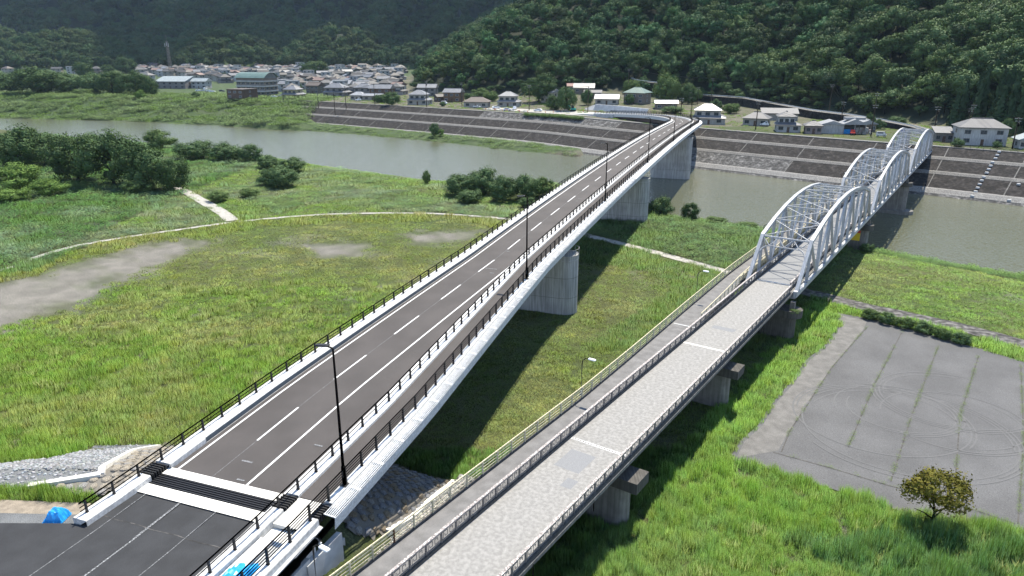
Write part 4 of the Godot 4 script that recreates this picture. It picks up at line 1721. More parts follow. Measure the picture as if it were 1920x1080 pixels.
# a crown of radius about 1 over its middle; lobes of leaves with gaps between them
func crown(seed_: int, lobes: int, per: int, leaf: float, tall := 0.85, core := 0.66, hollow := 0.35) -> ArrayMesh:
	var r := RandomNumberGenerator.new()
	r.seed = seed_
	var g := Geo.new()
	g.coloured = true
	for i in lobes:
		var d := ball_dir(r)
		d.y = d.y * 0.85 + 0.12
		var c := d * Vector3(1, tall, 1) * r.randf_range(hollow, 0.74)
		var lr := r.randf_range(0.20, 0.40) if lobes < 30 else r.randf_range(0.15, 0.33)
		var v := r.randf_range(0.82, 1.18)
		g.colour = Color(v * r.randf_range(0.92, 1.10), v, v * r.randf_range(0.85, 1.05))
		if core > 0.0:
			core_ball(g, c, Vector3(1, 0.85, 1) * lr * core, r)
		for k in per:
			var o := ball_dir(r)
			if o.dot(c.normalized()) < -0.45:
				o = -o
			var lv := v * r.randf_range(0.72, 1.34)
			g.colour = Color(lv * r.randf_range(0.86, 1.16), lv, lv * r.randf_range(0.75, 1.1))
			var far := r.randf_range(0.70, 1.12) if r.randf() < 0.82 else r.randf_range(1.1, 1.5)
			leaf_face(g, c + o * Vector3(1, 0.9, 1) * lr * far, o, leaf * (1.0 if far < 1.12 else 0.75), r)
	return g.mesh()

func conifer(seed_: int, tiers: int, per: int) -> ArrayMesh:
	var r := RandomNumberGenerator.new()
	r.seed = seed_
	var g := Geo.new()
	g.coloured = true
	for i in tiers:
		var t := float(i) / (tiers - 1)
		var y := lerpf(-1.0, 1.25, t)
		var rad := lerpf(0.62, 0.08, pow(t, 1.2))
		for k in per:
			var a := r.randf_range(0.0, TAU)
			var q := r.randf_range(0.35, 1.0)
			var v := r.randf_range(0.8, 1.2)
			g.colour = Color(v, v, v)
			var o := Vector3(cos(a), 0.45, sin(a)).normalized()
			leaf_face(g, Vector3(cos(a) * rad * q, y + (1.0 - q) * 0.14 + r.randf_range(-0.08, 0.08), sin(a) * rad * q), o, 0.17, r)
		g.colour = Color(1, 1, 1)
		core_ball(g, Vector3(0, y, 0), Vector3(rad * 0.5, 0.2, rad * 0.5), r)
	return g.mesh()

func trunk(seed_: int, h: float, rad: float, limbs: int, reach: float) -> ArrayMesh:
	var r := RandomNumberGenerator.new()
	r.seed = seed_
	var g := Geo.new()
	var p := Vector3.ZERO
	var pts := [p]
	for i in 4:
		p += Vector3(r.randf_range(-0.06, 0.06) * h, h * 0.25, r.randf_range(-0.06, 0.06) * h)
		pts.append(p)
	g.tube(pts, [rad, rad * 0.8, rad * 0.66, rad * 0.5, rad * 0.3], 7)
	for k in limbs:
		var a := TAU * (k + r.randf_range(-0.3, 0.3)) / limbs
		var s: Vector3 = pts[1 + k % 3]
		var e := s + Vector3(cos(a) * reach, reach * r.randf_range(0.5, 1.0), sin(a) * reach)
		g.tube([s, s.lerp(e, 0.5) + Vector3(0, reach * 0.08, 0), e], [rad * 0.45, rad * 0.3, rad * 0.12], 5)
	return g.mesh()

var crowns := []
var bush := []
var trunks := []
var cedar: ArrayMesh

func leaf_mat(i: int) -> StandardMaterial3D:
	var key := "leaf_%d" % i
	if not M.has(key):
		var c: Array = [[0.060, 0.102, 0.038], [0.082, 0.135, 0.056], [0.105, 0.160, 0.054], [0.115, 0.190, 0.044], [0.042, 0.074, 0.034], [0.062, 0.098, 0.030], [0.080, 0.128, 0.044]][i]
		leafy(key, c[0], c[1], c[2], 0.42)
	return M[key]

func plant_tree(called: String, label: String, category: String, group: String, x: float, z: float, wide: float, high: float, kind: int, variant: int, y := -99.0) -> Node3D:
	var o := thing(called, label, category, Vector3(x, (land(x, z) if y < -90.0 else y) - 0.1, z), rnd(0, TAU), group)
	var m := leaf_mat([0, 1, 2, 3][kind] if kind < 4 else kind)
	var c := put("crown", bush[variant % bush.size()], m, o)
	c.scale = Vector3(wide * 0.54, high * 0.60, wide * 0.54)
	c.position = Vector3(0, high * 0.42, 0)
	var t := put("trunk", trunks[variant % trunks.size()], M.bark, o)
	t.scale = Vector3(wide * 0.16, high * 0.6, wide * 0.16)
	return o

func in_view(p: Vector3, margin := 1.12) -> bool:
	var q := p - EYE
	var c := 0.94888
	var s := 0.31565
	var depth := -(q.y * s + q.z * c)
	if depth < 5.0:
		return false
	return absf(q.x / depth) < 0.7207 * margin and absf((q.y * c - q.z * s) / depth) < 0.4054 * margin

func build_trees() -> void:
	for k in 7:
		crowns.append(crown(40 + k, [16, 24, 30, 20, 34, 26, 18][k], 66, 0.070, [0.7, 0.9, 1.1, 0.8, 0.95, 1.2, 0.75][k], 0.60))
	for k in 5:
		bush.append(crown(60 + k, 58, 125, 0.037, 0.95, 0.50, 0.40))
	for k in 4:
		trunks.append(trunk(80 + k, 1.0, 0.16, 5, 0.55))
	cedar = conifer(90, 12, 34)
	# riverside trees and bushes, each where the photograph shows it
	var tone := ["dark", "grey-green", "pale green", "bright green"]
	var A := [[-160.7, -232.8, 20.5, 15.3, 0], [-126.7, -207.2, 16.9, 14.9, 0], [-113.2, -200.9, 17.8, 16.9, 0], [-100.1, -195.8, 16.0, 14.5, 0], [-92.9, -192.9, 10.8, 11.4, 0], [-148.4, -258.2, 17.0, 10.0, 1], [-154.3, -239.4, 15.9, 11.2, 0], [-171.1, -257.5, 15.2, 11.0, 1], [-137.1, -281.5, 12.8, 8.7, 2], [-111.9, -254.0, 14.9, 7.9, 1], [-100.3, -250.9, 12.9, 7.4, 1], [-91.6, -250.1, 9.6, 6.6, 1], [-80.0, -234.6, 8.7, 4.8, 1], [-70.6, -226.4, 10.1, 5.3, 1], [-65.4, -201.0, 11.1, 6.9, 1], [-69.9, -203.4, 7.6, 5.4, 1], [-101.1, -191.0, 9.4, 4.2, 2], [-135.7, -192.4, 15.7, 8.4, 3], [-121.9, -186.6, 9.8, 5.0, 3], [-14.0, -188.5, 9.9, 6.8, 1], [-7.9, -190.4, 11.4, 8.1, 1], [-2.1, -181.3, 9.0, 7.2, 1], [3.5, -182.8, 9.6, 7.2, 1], [8.5, -186.0, 6.2, 5.9, 2], [-10.9, -178.3, 8.0, 4.2, 1], [-24.9, -206.3, 2.8, 4.4, 2], [3.9, -172.4, 5.2, 3.0, 1], [-75.5, -180.3, 6.3, 3.2, 2], [-69.1, -185.7, 5.6, 2.9, 2], [-127.4, -177.9, 10.7, 4.2, 3],
		[36.0, -168.7, 6.7, 5.7, 1], [42.1, -164.8, 4.8, 5.0, 0], [33.4, -171.3, 3.9, 3.3, 1], [28.2, -166.7, 3.8, 1.9, 2], [69.1, -133.9, 3.1, 2.4, 1], [53.3, -156.9, 6.0, 2.0, 2], [47.4, -162.0, 6.2, 2.1, 2]]
	for i in A.size():
		var a: Array = A[i]
		var big: bool = a[3] > 8.0
		var where := "in the thicket left of the branching path"
		if a[0] > -30.0 and a[0] < 12.0:
			where = "in the clump left of the new bridge by the water"
		elif a[0] >= 12.0:
			where = "beside the second pier on the bank between the bridges" if a[0] < 60.0 else "at the foot of the river pier of the old bridge"
		elif a[1] > -215.0 and a[0] > -80.0:
			where = "standing alone in the meadow by the water"
		elif a[1] < -245.0:
			where = "on the near shore at the back of the thicket"
		elif a[4] == 3:
			where = "at the left edge in front of the thicket"
		var size := "largest" if a[2] > 17.5 else ("tall" if big else ("low" if a[3] < 4.5 else "rounded"))
		plant_tree("riverside_tree" if big else "riverside_bush", "%s %s %s %s" % [size, tone[a[4]], "tree" if big else "bush", where], "tree" if big else "bush", "trees and bushes on the near flood plain", a[0], a[1], a[2], a[3], a[4], i)
	var B := [[-345.2, -535.8, 42.1, 21.0, 0], [-377.9, -555.7, 27.9, 16.8, 0], [-329.8, -542.8, 23.4, 15.6, 1], [-310.4, -543.5, 25.8, 16.5, 1], [-288.1, -531.3, 22.9, 18.5, 0], [-265.9, -520.2, 22.5, 18.9, 0], [-254.5, -517.8, 13.5, 14.2, 0], [-464.4, -803.4, 23.0, 20.6, 0], [-479.1, -922.6, 29.0, 22.3, 0], [-491.8, -902.8, 16.9, 12.3, 0], [-516.7, -918.3, 13.2, 8.3, 1], [-344.6, -540.7, 15.6, 6.6, 2], [-308.2, -529.2, 15.3, 5.6, 2], [-250.7, -495.5, 7.9, 6.8, 3], [-37.6, -351.7, 5.7, 7.1, 1], [-34.7, -351.3, 4.1, 3.8, 3], [-400, -570, 26, 17, 0], [-420, -600, 30, 18, 1], [-300, -560, 22, 15, 1], [-274, -548, 20, 14, 0], [-330, -575, 24, 15, 0], [-362, -590, 26, 16, 1]]
	for i in B.size():
		var a: Array = B[i]
		var where := "on the far bank at the left"
		if a[1] < -780.0:
			where = "far behind, among the fields left of the village"
		elif a[0] > -60.0:
			where = "growing on the stone revetment"
		elif a[0] > -260.0:
			where = "at the right end of the far bank trees"
		elif a[2] > 40.0:
			where = "with a pale rounded top on the far bank at the left"
		plant_tree("far_bank_tree", "%s %s tree %s" % ["broad" if a[2] > 20.0 else "small", tone[a[4]], where], "tree", "trees on the far bank", a[0], a[1], a[2], a[3], a[4], i + 2)
	var C := [[-190.9, -554.7, 9.6, 10.1, 0], [-172.2, -470.1, 3.4, 4.3, 1], [-214.7, -499.7, 6.5, 4.6, 1], [-220.2, -825.9, 35.3, 21.1, 0], [-307.3, -789.3, 17.0, 7.2, 0], [-69.5, -423.8, 11.6, 8.4, 1], [-77.9, -446.3, 9.7, 5.4, 1], [-164.9, -569.2, 6.6, 7.8, 1],
		[28.3, -380.3, 12.7, 15.1, 1], [22.6, -387.3, 12.3, 8.9, 0], [41.7, -408.8, 7.7, 9.4, 1], [61.2, -500.0, 14.7, 10.1, 1], [15.8, -434.2, 21.8, 18.1, 0], [77.0, -471.5, 13.9, 11.0, 2], [89.9, -428.4, 17.3, 19.5, 2], [103.7, -431.3, 12.5, 13.1, 1], [109.1, -444.6, 11.8, 10.4, 2], [103.3, -372.0, 8.1, 7.4, 1], [109.8, -366.2, 10.6, 6.2, 2], [88.9, -327.6, 8.1, 5.0, 1], [64.3, -400.3, 5.8, 6.1, 1], [80.5, -367.0, 13.3, 3.9, 1], [-21.0, -481.5, 13.9, 8.0, 2], [-27.0, -464.3, 10.1, 5.7, 1], [-13.2, -454.5, 11.2, 6.9, 2], [118.0, -335.4, 7.3, 3.6, 1], [145.7, -295.6, 4.3, 6.8, 0], [148.1, -291.7, 5.6, 4.5, 1], [159.4, -301.1, 8.8, 5.1, 1], [144.0, -232.4, 4.5, 3.6, 1], [182.2, -266.3, 5.5, 7.1, 1], [156.4, -268.2, 4.7, 2.9, 2], [156.7, -232.1, 3.4, 2.5, 1], [180.2, -275.1, 4.1, 3.5, 1], [-39.4, -416.0, 4.2, 3.2, 1], [-56.0, -452.6, 4.6, 3.5, 1]]
	for i in C.size():
		var a: Array = C[i]
		var where := "beside the school building" if a[0] < -160.0 and a[1] > -600.0 else "behind the village houses"
		if a[0] > -90.0:
			where = "in the crest gardens left of the new bridge"
		if a[0] > 10.0:
			where = "between the houses behind the new bridge end"
		if a[0] > 85.0:
			where = "on the lane between the two bridge ends" if a[0] < 140.0 else "in a garden at the far end of the old bridge"
		plant_tree("garden_tree", "%s %s tree %s" % ["large" if a[3] > 12.0 else ("small" if a[3] < 6.0 else "middling"), tone[a[4]], where], "tree", "trees among the houses", a[0], a[1], a[2], a[3], a[4], i + 1)

	# the wooded hill on the right: the nearest crowns are trees of their own, the rest a wood
	var spots := []
	var z := -215.0
	while z > -1000.0:
		var step := 5.0 + (-z - 215.0) * 0.008
		var x := -140.0
		while x < 760.0:
			var q := Vector2(x + rnd(-0.45, 0.45) * step, z + rnd(-0.45, 0.45) * step)
			x += step
			var hd := hill_depth(q.x, q.y)
			if hd < 1.5 or hd > 340.0:
				continue
			var y := land(q.x, q.y)
			if in_view(Vector3(q.x, y + 5.0, q.y), 1.08) or in_view(Vector3(q.x, y + 12.0, q.y), 1.08):
				spots.append([q, y, hd])
		z -= step
	spots.sort_custom(func(a, b): return a[0].length_squared() < b[0].length_squared())
	var xf := [[], [], [], [], [], [], [], []]
	var cs := [[], [], [], [], [], [], [], []]
	for i in spots.size():
		var q: Vector2 = spots[i][0]
		var y: float = spots[i][1]
		var patch := n2.get_noise_2d(q.x * 0.7, q.y * 0.7)
		var is_cedar: bool = (q.x > 176.0 and q.y > -300.0 and spots[i][2] < 40.0 and rng.randf() < 0.7)
		var w := lerpf(3.2, 9.4, pow(rng.randf(), 1.4)) * (0.75 if spots[i][2] < 8.0 else 1.0)
		var h := clampf(w * rnd(0.80, 1.15), 3.6, 8.4) * (0.7 if spots[i][2] < 8.0 else 1.0)
		if is_cedar:
			w = rnd(4.0, 5.2)
			h = rnd(5.4, 7.4)
		var k := 7 if is_cedar else rng.randi() % 7
		if i < 300:
			var band := "behind the tan brown house" if q.x < -10.0 else ("above the red roof" if q.x < 70.0 else ("above the bridge bend" if q.x < 125.0 else ("above the warehouse" if q.x < 165.0 else ("above the large white house" if q.x < 200.0 else "at the right edge of the hill"))))
			var row := "at the foot" if spots[i][2] < 9.0 else ("low" if spots[i][2] < 20.0 else ("higher" if spots[i][2] < 40.0 else "high"))
			var o := thing("hillside_tree", "%s %s %s on hill %s" % ["broad" if w > 6.4 else ("slight" if w < 4.6 else "middling"), "narrow cedar" if is_cedar else ["dark tree", "mid green tree", "pale leafy tree", "deep green tree", "olive tree", "grey-green tree"][i % 6], row, band], "tree", Vector3(q.x, y, q.y), rnd(0, TAU), "trees on the right hillside")
			var m := leaf_mat(4 if is_cedar else [0, 1, 6, 4, 5, 1][i % 6])
			var c := put("crown", cedar if is_cedar else crowns[k], m, o)
			c.scale = Vector3(w, h, w)
			c.position = Vector3(0, h * 1.05, 0)
			var t := put("trunk", trunks[i % 4], M.bark, o)
			t.scale = Vector3(w * 0.25, h * 1.3, w * 0.25)
		else:
			xf[k].append(Transform3D(Basis(Vector3.UP, rnd(0, TAU)).scaled(Vector3(w, h, w)), Vector3(q.x, y + h * 1.0, q.y)))
			var v := rnd(0.70, 1.35) * (1.0 + 0.7 * patch)
			cs[k].append(Color(0.054 * v * rnd(0.75, 1.3), 0.102 * v, 0.038 * v * rnd(0.8, 1.2)))
	# far hills
	z = -960.0
	while z > -3200.0:
		var step := 10.5 + (-z - 960.0) * 0.010
		var x := z * 0.80
		while x < 130.0:
			var q := Vector2(x + rnd(-0.5, 0.5) * step, z + rnd(-0.5, 0.5) * step)
			x += step
			var hd := hill_depth(q.x, q.y)
			if (hd > 0.0 and z > -1000.0) or (hd <= 0.0 and far_hills(q.x, q.y) < 2.5):
				continue
			var y := land(q.x, q.y)
			if not in_view(Vector3(q.x, y, q.y), 1.06):
				continue
			if n2.get_noise_2d(q.x * 0.25 + 50.0, q.y * 0.25) > 0.43:
				continue
			var k := rng.randi() % 7
			var w := rnd(6.5, 10.5) * (step / 14.0 + 0.25)
			xf[k].append(Transform3D(Basis(Vector3.UP, rnd(0, TAU)).scaled(Vector3(w, w * rnd(0.85, 1.2), w)), Vector3(q.x, y + w * 0.75, q.y)))
			var v := rnd(0.75, 1.25)
			cs[k].append(Color(0.055 * v * rnd(0.8, 1.2), 0.090 * v, 0.036 * v))
		z -= step
	print("wood ", spots.size())
	for k in 8:
		copies("woodland", cedar if k == 7 else crowns[k], M.leaf, xf[k], cs[k], "dense wood covering the hills behind the houses", "woodland")

# ------------------------------------------------------------------ grass
func grass_patch(seed_: int, blades: int, lean: float, width: float) -> ArrayMesh:
	var r := RandomNumberGenerator.new()
	r.seed = seed_
	var g := Geo.new()
	g.coloured = true
	for i in blades:
		var a := r.randf_range(0.0, TAU)
		var d := sqrt(r.randf()) * 0.55
		var p := Vector3(cos(a) * d, -0.05, sin(a) * d)
		var b := r.randf_range(0.0, TAU)
		var h := r.randf_range(0.55, 1.1)
		var l := r.randf_range(0.2, 1.0) * lean * h
		var tip := p + Vector3(cos(b) * l, h, sin(b) * l)
		var mid := p + Vector3(cos(b) * l * 0.35, h * 0.6, sin(b) * l * 0.35)
		var s := Vector3(-sin(b), 0, cos(b)).rotated(Vector3.UP, r.randf_range(-0.9, 0.9)) * width
		var n := Vector3(-cos(b) * 0.35, 0.9, -sin(b) * 0.35).normalized()
		var v := r.randf_range(0.78, 1.22)
		g.colour = Color(v * r.randf_range(0.92, 1.12), v, v * 0.95)
		g.trin(p - s, p + s, mid + s * 0.8, n, n, n)
		g.trin(p - s, mid + s * 0.8, mid - s * 0.8, n, n, n)
		g.trin(mid - s * 0.8, mid + s * 0.8, tip, n, n, n)
	return g.mesh()

func weed_patch(seed_: int, leaves: int) -> ArrayMesh:
	var r := RandomNumberGenerator.new()
	r.seed = seed_
	var g := Geo.new()
	g.coloured = true
	for i in leaves:
		var a := r.randf_range(0.0, TAU)
		var d := sqrt(r.randf()) * 0.6
		var y := (1.0 - d * d) * r.randf_range(0.35, 1.0)
		var v := r.randf_range(0.8, 1.2)
		g.colour = Color(v, v, v)
		leaf_face(g, Vector3(cos(a) * d, y, sin(a) * d), Vector3(cos(a) * d, 0.8, sin(a) * d).normalized(), 0.075, r)
	return g.mesh()

const NO_GRASS := 0
func build_grass() -> void:
	var meshes := [grass_patch(1, 95, 0.20, 0.013), grass_patch(2, 95, 0.34, 0.015), grass_patch(3, 95, 0.16, 0.012), weed_patch(4, 90), weed_patch(5, 60), grass_patch(6, 70, 0.45, 0.026)]
	var xf := []
	var cs := []
	for m in meshes:
		xf.append([])
		cs.append([])
	var masonry := [flat([[-18, -59.8], [-10.4, -57.4], [-7.7, -55.8], [-5.0, -54.7], [-4.4, -53.2], [-2.2, -49], [-1, -46], [2, -30], [-66, -30], [-66, -39.7], [-33.4, -39.9], [-27.6, -39.5], [-27.4, -40.3], [-32.6, -41.2], [-45, -40.6], [-66, -40.2], [-66, -46.2], [-41.4, -49.4], [-39.0, -51.5], [-41.0, -58.5], [-41.2, -61.0], [-34, -61.2], [-25, -61.5]])]
	var z := -26.0
	while z > -330.0:
		var step := -z * 0.0082
		var half := -z * 0.80 + 10.0
		var x := -half
		while x < half:
			var q := Vector2(x + rnd(-0.5, 0.5) * step, z + rnd(-0.5, 0.5) * step)
			x += step
			var dn := side(NEAR, q)
			if dn < 1.0:
				continue
			var y := land(q.x, q.y)
			if not in_view(Vector3(q.x, y, q.y), 1.1):
				continue
			if q.y > -66.0 and q.x < 0.0 and (Geometry2D.is_point_in_polygon(q, masonry[0])):
				continue
			var dp := near_line(PATH, q)
			if dp < (1.9 if q.x > 44.0 else 1.05) + 0.25 * n2.get_noise_2d(q.x * 6.0, q.y * 6.0):
				continue
			if q.x < -58.0 and near_line(BRANCH, q) < 1.5:
				continue
			if q.x > 18.0 and q.y > -100.0 and Geometry2D.is_point_in_polygon(q, PAD):
				continue
			var a := n1.get_noise_2d(q.x * 2.2, q.y * 2.2)
			var clump := n2.get_noise_2d(q.x * 9.0 + 70.0, q.y * 9.0)
			var b := n2.get_noise_2d(q.x * 2.6, q.y * 2.6)
			var c := n2.get_noise_2d(q.x * 0.9 + 500.0, q.y * 0.9)
			var so := sin(AZO) * q.x - cos(AZO) * q.y
			var lo := cos(AZO) * q.x + sin(AZO) * q.y
			var dd := q - ORG
			var ln := cos(AZ) * dd.x + sin(AZ) * dd.y
			var dpath := -side(PATH, q)         # beyond the path
			var h := 0.35
			var k := 0
			var col := Color(0.146, 0.216, 0.048)
			var skip := 0.0
			if lo > -20.5 and dpath < 0.0:
				# right of the old bridge, this side of the path: rank grass
				h = 0.75 + 0.35 * a + 0.3 * b
				k = 1
				col = Color(0.146, 0.267, 0.045).lerp(Color(0.176, 0.276, 0.075), clampf(0.5 + c, 0.0, 1.0))
				if q.x > 20.0 and q.y > -47.0 and b + a > -0.15:
					k = 5
					h = 1.05 + 0.3 * a
					col = Color(0.114, 0.216, 0.064)
				if near_line(PAD, q) < 5.0 and q.y < -62.0:
					h *= 0.75
			elif lo > -20.5:
				h = 0.16 + 0.05 * b
				k = 2
				col = Color(0.137, 0.248, 0.048).lerp(Color(0.194, 0.244, 0.080), clampf(0.3 + 1.2 * c, 0.0, 1.0))
				if dn < 14.0 + 6.0 * a:
					h = 0.7 + 0.4 * b
					k = 3
					col = Color(0.106, 0.184, 0.048)
			elif ln > -3.0 and dpath < 0.0:
				# mown grass between the bridges
				h = 0.15 + 0.06 * b + 0.10 * a
				k = 2
				col = Color(0.132, 0.198, 0.045).lerp(Color(0.198, 0.216, 0.080), clampf(0.35 + 1.3 * c, 0.0, 1.0))
				if dp < 12.0 + 10.0 * a or (q.y < -84.0 and lo > -40.0):
					h = 0.55 + 0.3 * b
					k = 0
					col = Color(0.124, 0.193, 0.054)
				if q.y > -60.0:
					h = 0.6
					col = Color(0.124, 0.230, 0.048)
			elif ln > -3.0:
				h = 0.75 + 0.4 * b
				k = 3 if c > -0.1 else 0
				col = Color(0.102, 0.170, 0.054)
			elif dpath > 0.0 and q.x > -88.0:
				# far side of the path on the left
				h = 0.45 + 0.35 * b
				k = 0 if c < 0.12 else 3
				col = Color(0.137, 0.212, 0.064).lerp(Color(0.163, 0.216, 0.106), clampf(0.4 + 1.5 * a, 0.0, 1.0))
				if c < -0.18:
					h = 0.2
					col = Color(0.141, 0.230, 0.048)
			elif dpath > 0.0 or (q.x < -84.0 and q.y < -118.0):
				h = 0.75 + 0.45 * b
				k = 3 if a > -0.15 else 0
				col = Color(0.075, 0.156, 0.036).lerp(Color(0.132, 0.202, 0.091), clampf(0.4 + 1.6 * c, 0.0, 1.0))
			else:
				# the meadow left of the new bridge
				var bare := 0.0
				for p in BARE:
					if q.y < -84.0 and q.y > -158.0:
						var ins: bool = Geometry2D.is_point_in_polygon(q, p)
						var de := near_line(p, q)
						bare = maxf(bare, (0.55 + clampf(de / 8.0, 0.0, 0.5)) if ins else 0.5 - clampf(de / 9.0, 0.0, 0.5))
				skip = clampf(bare * 1.7 - 0.25 + 0.7 * b, 0.0, 1.0)
				h = 0.22 + 0.16 * a + 0.10 * b + 0.42 * sm(-100.0, -66.0, q.y)
				k = 0 if q.y > -85.0 or a > 0.1 else 2
				col = Color(0.137, 0.235, 0.038).lerp(Color(0.207, 0.244, 0.080), clampf(0.25 + 1.7 * c + 0.6 * b, 0.0, 1.0))
				if q.y < -110.0:
					h *= 0.6
					col = col.lerp(Color(0.181, 0.198, 0.064), 0.5)
				if dp < 9.0 + 5.0 * a:
					h = 0.5 + 0.3 * b
					k = 0
			if rng.randf() < skip:
				continue
			if dn < 9.0:
				h *= 0.8
			var w := step * 1.75
			h = maxf(h * (1.0 + 1.5 * clump), 0.10)
			if clump < -0.30 and rng.randf() < 0.5:
				continue
			var v := rnd(0.80, 1.20) * (1.0 + 0.35 * b + 0.30 * clump)
			xf[k].append(Transform3D(Basis(Vector3.UP, rnd(0, TAU)).scaled(Vector3(w, h * rnd(0.8, 1.25), w)), Vector3(q.x, y, q.y)))
			cs[k].append(Color(col.r * v * rnd(0.86, 1.14), col.g * v, col.b * v * rnd(0.8, 1.3)))
		z -= step
	# tussocks standing out of the meadow
	for i in 3600:
		var q := Vector2(rnd(-72.0, 60.0), rnd(-112.0, -36.0))
		var lo := cos(AZO) * q.x + sin(AZO) * q.y
		var dd := q - ORG
		var ln := cos(AZ) * dd.x + sin(AZ) * dd.y
		var left := ln < -6.5 and side(TOE, q) < -0.8
		var right := lo > -18.0 and -side(PATH, q) < -2.5 and not Geometry2D.is_point_in_polygon(q, PAD) and near_line(PAD, q) > 0.8
		if not left and not right:
			continue
		if n2.get_noise_2d(q.x * 3.2 + 40.0, q.y * 3.2) < -0.04 or (left and (Geometry2D.is_point_in_polygon(q, BARE[0]) or near_line(BARE[0], q) < 3.0)):
			continue
		var y := land(q.x, q.y)
		if not in_view(Vector3(q.x, y, q.y), 1.05):
			continue
		var s := rnd(0.55, 1.15)
		var k := 1 if rng.randf() < 0.7 else 5
		xf[k].append(Transform3D(Basis(Vector3.UP, rnd(0, TAU)).scaled(Vector3(s * 1.25, s * rnd(0.75, 1.1), s * 1.25)), Vector3(q.x, y, q.y)))
		var v := rnd(0.8, 1.35)
		var c := Color(0.142, 0.216, 0.047).lerp(Color(0.210, 0.248, 0.095), rng.randf())
		cs[k].append(Color(c.r * v, c.g * v, c.b * v))
	# rank growth along the far shore
	for i in 17000:
		var u := rng.randf()
		var q := Vector2(rnd(-420.0, 26.0), 0)
		q.y = rnd(-560.0, -280.0)
		var df := -side(FAR, q)
		if df < 0.6 or df > 95.0 or (q.x > -118.0 and side(TOP, q) < 27.0):
			continue
		var y := land(q.x, q.y)
		if not in_view(Vector3(q.x, y, q.y), 1.05):
			continue
		var c := n2.get_noise_2d(q.x * 0.8, q.y * 0.8)
		var s := rnd(2.2, 4.6)
		var k := 3 if c > -0.12 else 0
		if q.x > -118.0:
			s *= 0.55
		xf[k].append(Transform3D(Basis(Vector3.UP, rnd(0, TAU)).scaled(Vector3(s * 1.3, s * (0.55 if k == 3 else 0.22), s * 1.3)), Vector3(q.x, y - 0.1, q.y)))
		var v := rnd(0.75, 1.25)
		var col := Color(0.089, 0.152, 0.040).lerp(Color(0.152, 0.216, 0.084), clampf(0.4 + 2.0 * c, 0.0, 1.0))
		cs[k].append(Color(col.r * v, col.g * v, col.b * v))
	for i in 420:
		var p := crest_point(crest.get_closest_offset(Vector2(18, -352)) + rnd(-14.0, 22.0), rnd(0.2, 2.6))
		var s := rnd(0.9, 2.0)
		xf[3].append(Transform3D(Basis(Vector3.UP, rnd(0, TAU)).scaled(Vector3(s, s * 0.8, s)), Vector3(p.x, 7.0 - rnd(0.0, 0.7), p.y)))
		var v := rnd(0.75, 1.25)
		cs[3].append(Color(0.085 * v, 0.15 * v, 0.04 * v))
	# grass along the crest and on the terrace
	for i in 7000:
		var q := Vector2(rnd(-150.0, 215.0), rnd(-520.0, -170.0))
		var dt := side(TOP, q)
		if dt > -0.3 or dt < -95.0 or hill_depth(q.x, q.y) > 1.0 or (dt < -1.7 and dt > -5.4):
			continue
		if dt < -5.4 and n2.get_noise_2d(q.x * 2.0, q.y * 2.0) < -0.02:
			continue
		var y := land(q.x, q.y)
		if not in_view(Vector3(q.x, y, q.y), 1.05):
			continue
		var s := rnd(1.2, 2.4)
		xf[0].append(Transform3D(Basis(Vector3.UP, rnd(0, TAU)).scaled(Vector3(s, s * 0.28, s)), Vector3(q.x, y + 0.05, q.y)))
		var v := rnd(0.75, 1.25)
		cs[0].append(Color(0.12 * v, 0.20 * v, 0.045 * v))
	var words := ["tufted meadow grass of the flood plain", "rank bright grass right of the old bridge", "short mown grass between the bridges", "leafy weeds along the banks", "", "tall reeds in the near right corner"]
	var n := 0
	for k in meshes.size():
		n += xf[k].size()
		if xf[k].size() > 0:
			copies(["meadow_grass", "rank_grass", "mown_grass", "weeds", "weeds", "reeds"][k], meshes[k], M.grass, xf[k], cs[k], words[k], "grass" if k != 3 else "weeds")
	print("grass ", n)

# ------------------------------------------------------------------ buildings
func wall_mat(i: int) -> Material:
	var key := "wall_%d" % i
	if not M.has(key):
		var c: Array = [[0.50, 0.48, 0.43], [0.48, 0.43, 0.28], [0.23, 0.15, 0.09], [0.40, 0.375, 0.33], [0.30, 0.28, 0.27], [0.54, 0.54, 0.53], [0.27, 0.23, 0.19], [0.40, 0.33, 0.31], [0.16, 0.105, 0.08]][i]
		mat(key, c[0], c[1], c[2], 0.85, "streak", 0.25, "soft", 0.06)
	return M[key]

func roof_mat(i: int) -> Material:
	var key := "roof_%d" % i
	if not M.has(key):
		var c: Array = [[0.30, 0.31, 0.33], [0.17, 0.175, 0.19], [0.055, 0.05, 0.055], [0.13, 0.095, 0.08], [0.22, 0.34, 0.28], [0.25, 0.05, 0.05], [0.55, 0.56, 0.57], [0.12, 0.30, 0.26], [0.32, 0.20, 0.17], [0.42, 0.50, 0.53], [0.13, 0.135, 0.145], [0.055, 0.058, 0.065], [0.10, 0.08, 0.07]][i]
		var m := mat(key, c[0], c[1], c[2], 0.42 if i in [0, 4, 6, 7] else 0.68, "rough", 0.5, "soft", 0.08)
		m.metallic_specular = 0.55
	return M[key]

